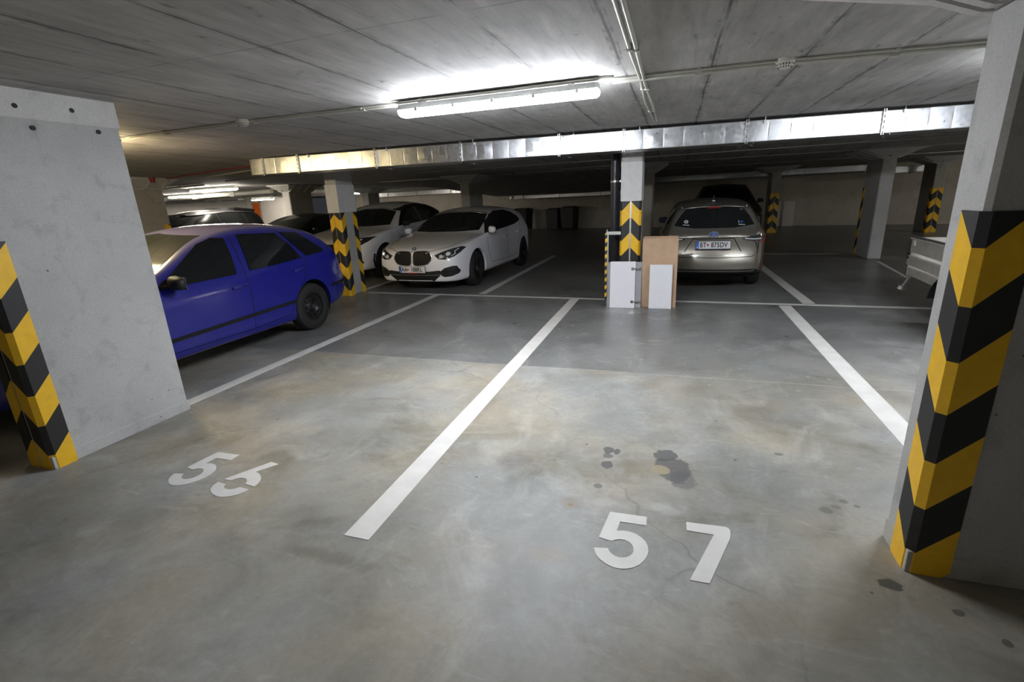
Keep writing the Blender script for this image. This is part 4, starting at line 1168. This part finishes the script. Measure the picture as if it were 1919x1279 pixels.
# ---- white crossover with floating roof
CR = spec(L=4.40, halfw=.925, zroof=1.58, axles=(.90, 3.60), wr=.35, arch=.40,
  top=[(0, .78), (.05, .86), (.15, .91), (.5, .985), (1.0, 1.05), (1.25, 1.08), (1.4, 1.14), (2.1, 1.49), (2.35, 1.575), (2.8, 1.62), (3.3, 1.59), (3.8, 1.48), (4.1, 1.36), (4.2, 1.24), (4.32, 1.05), (4.40, .85)],
  belt=[(0, .74), (.15, .83), (.5, .92), (1.0, .985), (1.4, 1.015), (2.4, 1.06), (3.3, 1.13), (3.9, 1.19), (4.2, 1.12), (4.40, .80)],
  w=[(0, .70), (.05, .78), (.15, .84), (.4, .90), (.8, .925), (3.5, .925), (4.0, .90), (4.25, .84), (4.40, .74)],
  bot=[(0, .24), (1.0, .24), (3.4, .24), (4.40, .34)],
  crown=[(0, .03), (1.2, .05), (1.5, .09), (2.1, .09), (2.5, .06), (4.2, .06), (4.4, .03)],
  roofw=[(0, .62), (2.0, .62), (3.0, .60), (4.1, .54), (4.4, .6)], bow_f=.20, bow_r=.12,
  lean_f=[(.2, .06), (.4, 0), (.6, .0), (.8, .05)],
  st=[0, .05, .15, .4, .7, 1.0, 1.25, 1.4, 1.65, 1.9, 2.1, 2.35, 2.8, 3.3, 3.8, 4.1, 4.2, 4.32, 4.40])
car = Car('crossover', 'white crossover with black roof rail, half hidden behind the striped column', 'car', CR, M['p_white'], (-6.85, 8.35, 0), .0)
for sg in (1, -1):
    car.patch('side_window', [(1.62, 1.06), (2.70, 1.105), (2.70, 1.52), (2.42, 1.51), (2.15, 1.43), (1.85, 1.24)], 'side', M['glass'], sg=sg)
    car.patch('side_window', [(2.73, 1.107), (3.35, 1.15), (4.0, 1.25), (3.80, 1.36), (3.45, 1.46), (3.0, 1.51), (2.73, 1.52)], 'side', M['glass'], sg=sg)
    car.line([(2.05, 1.40), (2.35, 1.475), (2.8, 1.515), (3.4, 1.475), (3.9, 1.36), (4.10, 1.28)], 'side', w=.035, sg=sg, mat=M['trim'], name='roof_rail', off=.014)
    car.line([(1.52, .40), (1.44, .70), (1.50, 1.03)], 'side', sg=sg); car.line([(1.52, .40), (2.66, .38), (2.70, 1.09)], 'side', sg=sg); car.line([(2.66, .38), (3.15, .42), (3.45, .85), (3.6, 1.15)], 'side', sg=sg)
    car.handle(2.5, .93, sg); car.handle(3.35, .98, sg)
    hl = car.patch('headlamp', [(.40, .87), (.42, .775), (.60, .745), (.76, .76), (.83, .82), (.875, .905), (.74, .90)], 'front', M['trim'], sg=sg, off=.005, res=.03)
    for zz in (.79, .845): car.line([(.46, zz), (.60, zz+.005), (.75, zz+.02)], 'front', w=.022, sg=sg, mat=M['lens_light'], name='light_strip', off=.010, parent=hl)
    car.patch('bumper_intake', [(.52, .52), (.60, .60), (.70, .58), (.78, .46), (.80, .40), (.60, .36), (.52, .40)], 'front', M['trim'], sg=sg, off=.004, res=.035)
    car.line([(.50, .30), (.46, .42), (.50, .56)], 'side', w=.05, sg=sg, mat=M['trim'], name='arch_trim', off=.004)
car.patch('windscreen', [(-.74, 1.10), (-.3, 1.085), (.3, 1.085), (.74, 1.10), (.66, 1.26), (.61, 1.375), (.25, 1.445), (-.25, 1.445), (-.61, 1.375), (-.66, 1.26)], 'front', M['glass'], res=.06)
car.line([(-.60, 1.388), (-.25, 1.458), (.25, 1.458), (.60, 1.388)], 'front', w=.014, mat=M['chrome'], name='roof_edge', off=.004)
car.patch('grille', [(-.40, .80), (.40, .80), (.46, .62), (.36, .50), (-.36, .50), (-.46, .62)], 'front', M['trim'], off=.006)
car.line([(-.85, .255), (0, .245), (.85, .255)], 'front', w=.05, mat=M['trim'], name='chin_trim', off=.004)
car.line([(-.82, 1.12), (-.74, .6), (-.5, .16)], 'top'); car.line([(.82, 1.12), (.74, .6), (.5, .16)], 'top')
car.patch('rear_window', [(-.52, 1.15), (.52, 1.15), (.46, 1.36), (-.46, 1.36)], 'rear', M['glass'])
car.wheels('alloy', width=.22, rim=M['rim_dark']); car.mirror(.88, 1.78, 1.12, w=.18, h=.14, d=.12, mat=M['trim']); under(car, .26)

# ---- bronze estate, tail towards the viewer
EST = spec(L=4.65, halfw=.865, zroof=1.37, axles=(.93, 3.63), wr=.325, arch=.365,
  top=[(0, .70), (.1, .78), (.5, .86), (1.1, .95), (1.35, .99), (2.1, 1.33), (2.4, 1.41), (2.9, 1.435), (3.6, 1.415), (4.1, 1.37), (4.30, 1.335), (4.36, 1.27), (4.50, 1.06), (4.56, .965), (4.62, .93), (4.65, .88)],
  belt=[(0, .66), (.5, .82), (1.3, .93), (2.4, .955), (3.4, .985), (4.1, 1.01), (4.40, 1.0), (4.56, .94), (4.65, .85)],
  w=[(0, .66), (.1, .78), (.4, .84), (.9, .865), (3.9, .865), (4.2, .84), (4.42, .79), (4.56, .75), (4.65, .68)],
  bot=[(0, .2), (1.0, .22), (3.9, .24), (4.4, .27), (4.65, .33)],
  crown=[(0, .03), (1.2, .05), (2.0, .09), (2.5, .06), (4.2, .065), (4.36, .075), (4.5, .06), (4.65, .03)],
  shoulder=[(0, .05), (3.6, .065), (4.2, .11), (4.65, .06)],
  roofw=[(0, .6), (2.0, .60), (3.6, .575), (4.3, .53), (4.65, .60)], bow_r=.20, bow_f=.15,
  lean_r=[(.25, .06), (.36, -.01), (.55, -.035), (.62, .02), (.80, .03), (.9, .0), (1.3, 0)],
  st=[0, .1, .5, 1.1, 1.35, 1.7, 2.1, 2.4, 2.9, 3.3, 3.6, 3.9, 4.1, 4.22, 4.30, 4.36, 4.43, 4.50, 4.56, 4.62, 4.65])
car = Car('estate_car', 'bronze estate car seen from behind with number plate BT 875DV', 'car', EST, M['p_bronze'], (.560, 12.46, 0), PI)
es = car
car.root.scale = (.93, .97, .985)
for sg in (1, -1):
    car.patch('side_window', [(1.75, .965), (2.75, .98), (2.75, 1.34), (2.42, 1.33), (2.1, 1.23)], 'side', M['glass'], sg=sg)
    car.patch('side_window', [(2.79, .982), (3.55, .995), (3.62, 1.32), (2.79, 1.345)], 'side', M['glass'], sg=sg)
    car.patch('side_window', [(3.66, 1.0), (4.18, 1.05), (4.22, 1.12), (4.05, 1.27), (3.68, 1.315)], 'side', M['glass'], sg=sg)
    car.line([(1.6, .4), (2.72, .38), (2.77, .96)], 'side', sg=sg); car.line([(2.72, .38), (3.15, .42), (3.45, .8), (3.62, .98)], 'side', sg=sg)
    car.handle(2.6, .85, sg); car.handle(3.4, .88, sg)
    tl = car.patch('tail_lamp', [(.42, .835), (.50, .810), (.735, .800), (.80, .76), (.845, .78), (.862, .875), (.83, .905), (.70, .888), (.55, .872)], 'rear', M['lens'], sg=sg, off=.007, res=.03)
    car.patch('red_lens', [(.715, .795), (.78, .735), (.84, .775), (.868, .885), (.835, .90), (.80, .82), (.745, .800)], 'rear', M['red_lens'], sg=sg, off=.013, th=.0, res=.03, parent=tl)
    car.line([(.47, .842), (.60, .828), (.72, .822)], 'rear', w=.018, sg=sg, mat=M['lens_light'], name='light_strip', off=.012, parent=tl)
    car.patch('rear_reflector', [(.80, .30), (.825, .30), (.83, .42), (.805, .42)], 'rear', M['red_lens'], sg=sg, off=.006, res=.03)
    o_, d_, (loc, nor, _, _) = car.cast('top', .50, 4.18, sg)
    bm = bmesh.new(); box(bm, (-.012, -.03, -.01), (.012, .03, .018), 0, .005); rl = obj('rail_end', bm, M['chrome'], car.root); rl.location = loc
    car.line([(4.60, .90), (4.52, .78), (4.50, .65)], 'side', w=.006, sg=sg)
car.patch('rear_window', [(-.61, 1.035), (-.3, .995), (.3, .995), (.61, 1.035), (.55, 1.14), (.44, 1.285), (.2, 1.305), (-.2, 1.305), (-.44, 1.285), (-.55, 1.14)], 'rear', M['glass'], res=.05)
car.line([(-.46, 1.297), (-.2, 1.318), (.2, 1.318), (.46, 1.297)], 'rear', w=.013, mat=M['chrome'], name='spoiler_edge', off=.010)
car.patch('brake_light', [(-.10, 1.298), (.10, 1.298), (.10, 1.286), (-.10, 1.286)], 'rear', M['red_lens'], off=.008)
# tailgate gap, plate recess, bumper
car.line([(-.69, .80), (-.68, .62), (-.60, .565), (0, .555), (.60, .565), (.68, .62), (.69, .80)], 'rear', w=.010, off=.003)
car.line([(-.43, .645), (-.31, .845), (.31, .845), (.43, .645)], 'rear', w=.012, off=.003)
car.line([(-.62, .600), (0, .588), (.62, .600)], 'rear', w=.005, mat=M['chrome'], name='crease_highlight', off=.003)  # thin chrome line laid on as the highlight along the tailgate crease
car.patch('bumper_trim', [(-.66, .375), (.66, .375), (.78, .33), (.74, .25), (-.74, .25), (-.78, .33)], 'rear', M['trim'], off=.008, res=.05)
for txt, x in (('HYBRID', .50), ('COROLLA', -.50)):
    o_, d_, (loc, nor, _, _) = car.cast('rear', x, .628)
    text_mesh('badge_text', txt, .024, M['chrome'], car.root, loc+Vector((0, .004, 0)), (Matrix.Rotation(PI, 3, 'Z') @ Matrix.Rotation(PI/2, 3, 'X')), .001)
# oval emblem
o_, d_, (loc, nor, _, _) = car.cast('rear', 0, .905)
bm = bmesh.new(); r = bmesh.ops.create_cone(bm, cap_ends=True, segments=36, radius1=1, radius2=1, depth=.01)
for v in r['verts']: v.co.x *= .076; v.co.y *= .050
em = obj('emblem', bm, M['emblem_blue'], car.root, angle=40); em.location = loc+Vector((0, .012, -.0)); em.rotation_euler = (-math.radians(78), 0, 0)
bm = bmesh.new()
def oval(bm, cx, cy, rx, ry, w, z=-.0065, n=32):
    for k in range(n):
        a, b = 2*PI*k/n, 2*PI*(k+1)/n
        bm.faces.new([bm.verts.new((cx+(rx-q)*math.cos(t_), cy+(ry-q)*math.sin(t_), z)) for q, t_ in ((0, a), (w, a), (w, b), (0, b))])
for zz in (-.0065, .0065):
    oval(bm, 0, 0, .076, .050, .012, zz); oval(bm, 0, .018, .046, .016, .010, zz); oval(bm, 0, .0, .019, .036, .009, zz)
obj('emblem_ovals', bm, M['chrome'], em)
for nm, x, z, txt in (('window_sticker', .425, 1.075, 'a'), ('window_sticker', -.42, 1.065, 'b')):
    o_, d_, (loc, nor, _, _) = car.cast('rear', x, z)
    pts = [(x-.05, z-.035), (x+.05, z-.030), (x+.05, z-.022), (x-.05, z-.027)]
    st_ = car.patch(nm, pts, 'rear', M['plate'], off=.008, res=.03)
    if txt == 'a':
        for k in range(2): car.line([(x+.03*math.cos(t_*PI/8), z+.012+k*.012+.016*math.sin(t_*PI/8)) for t_ in range(16)], 'rear', w=.006, mat=M['plate'], name='sticker_ring', off=.008, parent=st_, closed=True)
    else:
        car.patch('sticker_flag', [(x-.01, z), (x+.03, z), (x+.02, z+.025), (x-.02, z+.025)], 'rear', M['emblem_blue'], off=.008, parent=st_, res=.02)
        car.line([(x+.05, z+.03), (x+.045, z), (x+.055, z-.005)], 'rear', w=.008, mat=M['plate'], name='sticker_mark', off=.008, parent=st_)
bm = bmesh.new(); tube(bm, [(0, 3.98, 1.385), (0, 4.05, 1.43), (0, 4.08, 1.47)], .010, 8); box(bm, (-.02, 3.9, 1.38), (.02, 4.04, 1.405), 0, .008)
obj('roof_antenna', bm, M['chrome'], car.root, angle=40)
car.plate(0, 4.648, .752, ('BT', '875DV'), 1, tilt=-.06)
car.wheels('alloy', rim=M['rim_dark']); car.mirror(.765, 1.85, 1.0, w=.18, h=.14, mat=M['trim']); under(car, .26)

# ---- blue hatchback seen from the side
BL = spec(L=4.20, halfw=.835, zroof=1.38, axles=(.84, 3.29), wr=.305, arch=.345,
  top=[(0, .66), (.08, .74), (.5, .85), (1.0, .93), (1.2, .97), (1.9, 1.31), (2.15, 1.385), (2.6, 1.425), (3.1, 1.405), (3.55, 1.335), (3.75, 1.27), (4.0, 1.07), (4.10, .97), (4.16, .90), (4.20, .78)],
  belt=[(0, .62), (.5, .78), (1.2, .88), (2.2, .905), (3.0, .93), (3.7, .985), (4.0, .98), (4.1, .93), (4.20, .74)],
  w=[(0, .62), (.1, .74), (.4, .815), (.9, .835), (3.4, .835), (3.8, .815), (4.05, .77), (4.16, .71), (4.20, .65)],
  bot=[(0, .2), (1.0, .19), (3.2, .19), (3.8, .24), (4.20, .30)],
  crown=[(0, .03), (1.2, .05), (1.6, .09), (2.1, .08), (2.6, .05), (3.7, .055), (4.0, .05), (4.2, .03)],
  shoulder=[(0, .05), (3.2, .055), (4.2, .06)], roofw=[(0, .56), (1.9, .56), (3.0, .55), (3.8, .50), (4.20, .56)], bow_r=.13, bow_f=.15,
  lean_r=[(.3, .03), (.45, -.03), (.58, -.03), (.66, .03), (1.0, 0)],
  st=[0, .08, .3, .7, 1.0, 1.2, 1.4, 1.65, 1.9, 2.15, 2.6, 3.1, 3.35, 3.55, 3.75, 3.9, 4.0, 4.10, 4.16, 4.20])
car = Car('blue_hatchback', 'deep blue five-door hatchback behind the left pier, seen from the side', 'car', BL, M['p_blue'], (-5.255, 1.80, 0), .0)
bl = car
for sg in (1, -1):
    car.patch('side_window', [(1.30, .878), (2.22, .895), (2.27, 1.10), (2.30, 1.27), (2.16, 1.285), (1.97, 1.235), (1.73, 1.10), (1.50, .97)], 'side', M['glass'], sg=sg)
    car.patch('side_window', [(2.40, .905), (2.80, .918), (3.22, .945), (3.15, 1.12), (3.03, 1.27), (2.48, 1.295), (2.44, 1.10)], 'side', M['glass'], sg=sg)
    car.patch('side_window', [(3.33, .957), (3.64, .975), (3.69, 1.00), (3.55, 1.125), (3.39, 1.25), (3.12, 1.272), (3.21, 1.115)], 'side', M['glass'], sg=sg)
    car.line([(1.20, .30), (1.16, .60), (1.24, .86)], 'side', sg=sg, mat=M['gap'])
    car.line([(1.20, .28), (2.30, .27), (2.32, .60), (2.33, .89), (2.38, 1.34)], 'side', sg=sg)
    car.line([(2.30, .27), (2.86, .30), (3.02, .52), (3.20, .72), (3.29, .94), (3.23, 1.11), (3.08, 1.30)], 'side', sg=sg)
    car.line([(1.2, .40), (2.96, .445)], 'side', w=.035, sg=sg, mat=M['gap'], name='side_strip', off=.010)
    car.line([(3.68, .52), (4.10, .53)], 'side', w=.035, sg=sg, mat=M['gap'], name='bumper_strip', off=.010)
    car.line([(3.80, .30), (3.80, .62), (4.0, .66)], 'side', sg=sg)
    car.handle(2.19, .765, sg, mat=M['p_blue']); car.handle(3.10, .81, sg, mat=M['p_blue'])
    car.patch('tail_lamp', [(4.02, .70), (4.12, .72), (4.14, .92), (4.08, .95)], 'side', M['red_lens'], sg=sg, off=.004, res=.03)
    car.patch('headlamp', [(.45, .58), (.72, .62), (.78, .70), (.62, .72), (.45, .70)], 'front', M['lens'], sg=sg, res=.04)
car.patch('windscreen', [(-.66, .985), (0, .965), (.66, .985), (.55, 1.20), (.50, 1.315), (0, 1.35), (-.50, 1.315), (-.55, 1.20)], 'front', M['glass_warm'], res=.06)
car.patch('rear_window', [(-.54, 1.0), (.54, 1.0), (.44, 1.24), (-.44, 1.24)], 'rear', M['glass'])
car.patch('grille', [(-.34, .66), (.34, .66), (.28, .52), (-.28, .52)], 'front', M['trim'])
car.wheels('steel', width=.185, rim=M['rim_dark'], rr=.60); car.mirror(.80, 1.46, .93, w=.22, h=.15, d=.13, mat=M['trim']); under(car)
# grab light seen through the front door glass
# ---- dark cars
DK = spec(L=4.45, halfw=.90, zroof=1.58, axles=(.9, 3.58), wr=.34, arch=.39,
  top=[(0, .80), (.1, .90), (.5, .98), (1.1, 1.05), (1.35, 1.10), (2.1, 1.50), (2.5, 1.59), (3.1, 1.62), (3.9, 1.57), (4.15, 1.53), (4.22, 1.42), (4.36, 1.10), (4.45, .9)],
  belt=[(0, .76), (.5, .92), (1.3, 1.02), (3.3, 1.07), (4.2, 1.10), (4.45, .85)],
  w=[(0, .70), (.1, .82), (.4, .88), (.9, .90), (3.8, .90), (4.2, .86), (4.45, .76)],
  bot=[(0, .25), (4.45, .3)], crown=[(0, .03), (1.3, .06), (2.0, .09), (2.5, .05), (4.2, .05), (4.45, .03)],
  roofw=[(0, .6), (2, .60), (4.2, .56), (4.45, .6)],
  st=[0, .1, .5, 1.1, 1.35, 1.7, 2.1, 2.5, 3.1, 3.6, 3.9, 4.15, 4.22, 4.36, 4.45])
def dark_suv(name, label, loc, rz, spoiler=True):
    car = Car(name, label, 'car', DK, M['p_black'], loc, rz)
    for sg in (1, -1):
        car.patch('side_window', [(1.65, 1.06), (2.75, 1.09), (2.75, 1.51), (2.4, 1.48), (2.1, 1.36)], 'side', M['glass_dim'], sg=sg)
        car.patch('side_window', [(2.80, 1.09), (3.55, 1.10), (3.55, 1.50), (2.80, 1.515)], 'side', M['glass_dim'], sg=sg)
        car.patch('side_window', [(3.60, 1.11), (4.0, 1.16), (3.95, 1.44), (3.60, 1.49)], 'side', M['glass_dim'], sg=sg)
        car.line([(2.1, 1.48), (3.1, 1.54), (4.0, 1.49)], 'side', w=.03, sg=sg, mat=M['trim'], name='roof_rail', off=.02)
        car.line([(1.5, .4), (2.7, .38), (2.77, 1.08)], 'side', sg=sg)
        car.patch('headlamp', [(.5, .74), (.8, .78), (.84, .88), (.55, .84)], 'front', M['lens'], sg=sg, res=.04)
        car.handle(2.6, .95, sg); car.handle(3.4, .97, sg)
    car.patch('windscreen', [(-.70, 1.12), (0, 1.10), (.70, 1.12), (.58, 1.46), (0, 1.53), (-.58, 1.46)], 'front', M['glass_dim'], res=.06)
    car.patch('rear_window', [(-.55, 1.15), (.55, 1.15), (.48, 1.44), (-.48, 1.44)], 'rear', M['glass_dim'])
    car.patch('grille', [(-.40, .80), (.40, .80), (.34, .60), (-.34, .60)], 'front', M['gap'])
    if spoiler: car.patch('rear_spoiler', [(-.52, 1.56), (.52, 1.56), (.52, 1.49), (-.52, 1.49)], 'rear', M['p_black'], off=.09, th=.03)
    car.wheels('alloy', rim=M['rim_dark']); car.mirror(.86, 1.80, 1.12, mat=M['p_black']); under(car, .27)
    return car
dark_suv('dark_estate', 'black car with roof rails and rear spoiler parked behind the blue car', (-11.75, 7.0, 0), .0)
SD = spec(L=4.6, halfw=.90, zroof=1.38, axles=(.92, 3.65), wr=.325, arch=.37,
  top=[(0, .66), (.1, .76), (.5, .85), (1.1, .93), (1.35, .98), (2.15, 1.33), (2.5, 1.405), (2.9, 1.425), (3.4, 1.36), (4.1, 1.06), (4.3, 1.02), (4.55, .97), (4.6, .8)],
  belt=[(0, .62), (.5, .79), (1.3, .90), (3.3, .95), (4.3, .97), (4.6, .76)],
  w=[(0, .66), (.1, .78), (.4, .87), (.9, .90), (3.8, .90), (4.3, .85), (4.6, .74)],
  bot=[(0, .2), (4.6, .28)], crown=[(0, .03), (1.3, .06), (2.0, .09), (2.5, .06), (4.1, .05), (4.6, .03)],
  roofw=[(0, .6), (2, .58), (4.0, .54), (4.6, .6)],
  st=[0, .1, .5, 1.1, 1.35, 1.7, 2.15, 2.5, 2.9, 3.4, 3.8, 4.1, 4.3, 4.55, 4.6])
car = Car('dark_saloon', 'black saloon car parked between the white crossover and the car with roof rails', 'car', SD, M['p_black'], (-9.10, 7.95, 0), 0)
for sg in (1, -1):
    car.patch('side_window', [(1.7, .955), (2.8, .97), (2.8, 1.33), (2.5, 1.32), (2.15, 1.22)], 'side', M['glass'], sg=sg)
    car.patch('side_window', [(2.85, .972), (3.7, 1.0), (3.65, 1.10), (3.3, 1.27), (2.85, 1.33)], 'side', M['glass'], sg=sg)
    car.patch('headlamp', [(.45, .62), (.78, .66), (.82, .74), (.50, .71)], 'front', M['lens'], sg=sg, res=.04)
    car.line([(1.5, .36), (2.78, .34), (2.82, .96)], 'side', sg=sg); car.handle(2.6, .85, sg); car.handle(3.5, .88, sg)
car.patch('windscreen', [(-.68, 1.0), (0, .975), (.68, 1.0), (.56, 1.29), (0, 1.355), (-.56, 1.29)], 'front', M['glass_warm'], res=.06)
car.patch('rear_window', [(-.56, 1.08), (.56, 1.08), (.46, 1.30), (-.46, 1.30)], 'rear', M['glass'])
car.patch('grille', [(-.40, .70), (.40, .70), (.34, .52), (-.34, .52)], 'front', M['gap'])
car.wheels('alloy', rim=M['rim_dark']); car.mirror(.86, 1.85, 1.02, mat=M['p_black']); under(car)
bv = dark_suv('dark_offroader', 'tall black car standing in the dark beyond the bronze estate car', (1.42, 14.6, 0), .0, False)
bv.root.scale = (1, 1, 1.05)

# ------------------------------------------------------------------ box trailer at the right
t = thing('box_trailer', 'weathered metal box trailer half hidden behind the near right column', 'trailer', (2.84, 7.42, 0), math.radians(-4))
# local: side face at x=0, runs to -y ; width to +x
def tb(name, a, b, mat, parent=None, bev=.004):
    bm = bmesh.new(); box(bm, a, b, 0, bev); return obj(name, bm, mat, parent or t)
LT, WT, ZB, ZT = 2.35, 1.25, .40, .86
for i, (z0, z1, o) in enumerate(((ZB, .495, -.005), (.525, .645, -.02), (.685, ZT, -.012))):
    bm = bmesh.new(); box(bm, (o, -LT, z0), (o+.028, 0, z1), 0, .004); box(bm, (o-.012, -LT, z1-.016), (o+.004, 0, z1), 0, .002)
    sp = obj('side_plank', bm, M['plank'], t)
    bm = bmesh.new(); box(bm, (WT-o-.028, -LT, z0), (WT-o, 0, z1), 0, .004); obj('side_plank', bm, M['plank'], t)
tb('tailboard', (.02, -.03, ZB), (WT-.02, 0, ZT), M['plank']); tb('headboard', (.02, -LT, ZB), (WT-.02, -LT+.03, ZT), M['plank'])
tb('floor_panel', (.02, -LT+.03, ZB), (WT-.02, -.03, ZB+.03), M['plank'])
for x in (-.014, WT-.03):
    for y in (-LT, -.045): tb('corner_post', (x, y, ZB-.02), (x+.045, y+.045, ZT+.015), M['steel'])
tb('top_rail', (-.012, -LT, ZT), (.03, 0, ZT+.02), M['steel']); tb('top_rail', (WT-.03, -LT, ZT), (WT+.012, 0, ZT+.02), M['steel'])
tb('latch', (-.04, -.16, .665), (-.012, -.02, .69), M['steel']); tb('latch', (-.036, -.05, .60), (-.012, -.025, .69), M['dark'])
tb('white_label', (-.024, -.17, .775), (-.011, -.11, .84), M['plate'], bev=.001)
bm = bmesh.new(); cyl(bm, (.06, -.03, ZB+.02), (.0, .05, .245), .018, 12); cyl(bm, (.0, .05, .245), (-.01, .06, .20), .05, 14, .055); obj('prop_stand', bm, M['steel'], t, angle=40)
tb('chassis', (.05, -LT, ZB-.06), (.11, 0, ZB), M['steel']); tb('chassis', (WT-.11, -LT, ZB-.06), (WT-.05, 0, ZB), M['steel']); tb('axle', (-.1, -1.83, .26), (WT+.1, -1.77, .32), M['steel'])
for sg, xo in ((-1, -.03), (1, WT+.03)):
    bm = bmesh.new(); lathe_x(bm, [(0, .16), (0, .25), (.015, .285), (.04, .29), (.13, .29), (.155, .285), (.17, .25), (.17, .16)], 0, 0, 0, 36, sgn=sg)
    w_ = obj('wheel', bm, M['tyre'], t, angle=35); w_.location = (xo, -1.80, .29)
    bm = bmesh.new(); lathe_x(bm, [(.02, .0), (.02, .16), (.10, .165), (.15, .155), (.12, .12), (.14, .06), (.16, .05), (.16, 0)], 0, 0, 0, 28, sgn=sg); obj('rim', bm, M['rim'], w_, angle=35)
    bm = bmesh.new(); A, B = [], []
    for k in range(17):
        a = .25+(PI-.5)*k/16
        for R, lst in ((.345, A), (.335, B)):
            lst.append([bm.verts.new((xo+sg*x, -1.80+R*math.cos(a), .29+R*math.sin(a))) for x in (-.02, .21)])
    for k in range(16):
        bm.faces.new((A[k][0], A[k+1][0], A[k+1][1], A[k][1])); bm.faces.new((B[k][0], B[k][1], B[k+1][1], B[k+1][0]))
        for j in (0, 1): bm.faces.new((A[k][j], A[k+1][j], B[k+1][j], B[k][j]))
    for k in (0, 16): bm.faces.new((A[k][0], A[k][1], B[k][1], B[k][0]))
    obj('mudguard', bm, M['trim'], t)
bm = bmesh.new(); tube(bm, [(WT/2, -LT+.1, ZB-.05), (WT/2, -LT-1.0, ZB-.05)], .035, 10); obj('drawbar', bm, M['steel'], t)

# ------------------------------------------------------------------ camera and view
W_, H_, F_ = 1919.0, 1279.0, 906.0
cam = D.cameras.new('camera'); co = D.objects.new('camera', cam); C.objects.link(co)
cam.sensor_width = 36; cam.lens = F_/W_*36; cam.clip_start = .05
R_ = Matrix([[0.94997682, -0.04768333, 0.30865893], [0.30921817, 0.28254368, -0.90804911], [-0.04391082, 0.95806856, 0.2831545]])
co.matrix_world = Matrix.Translation((0, 0, 1.55)) @ R_.to_4x4()
sc = bpy.context.scene; sc.camera = co
w = D.worlds.new('world'); sc.world = w; w.use_nodes = True
w.node_tree.nodes['Background'].inputs[0].default_value = (.5, .55, .6, 1); w.node_tree.nodes['Background'].inputs[1].default_value = .02
sc.view_settings.view_transform = 'Standard'; sc.view_settings.look = 'None'; sc.view_settings.gamma = 1
sc.view_settings.use_curve_mapping = False; sc.view_settings.exposure = 1.35
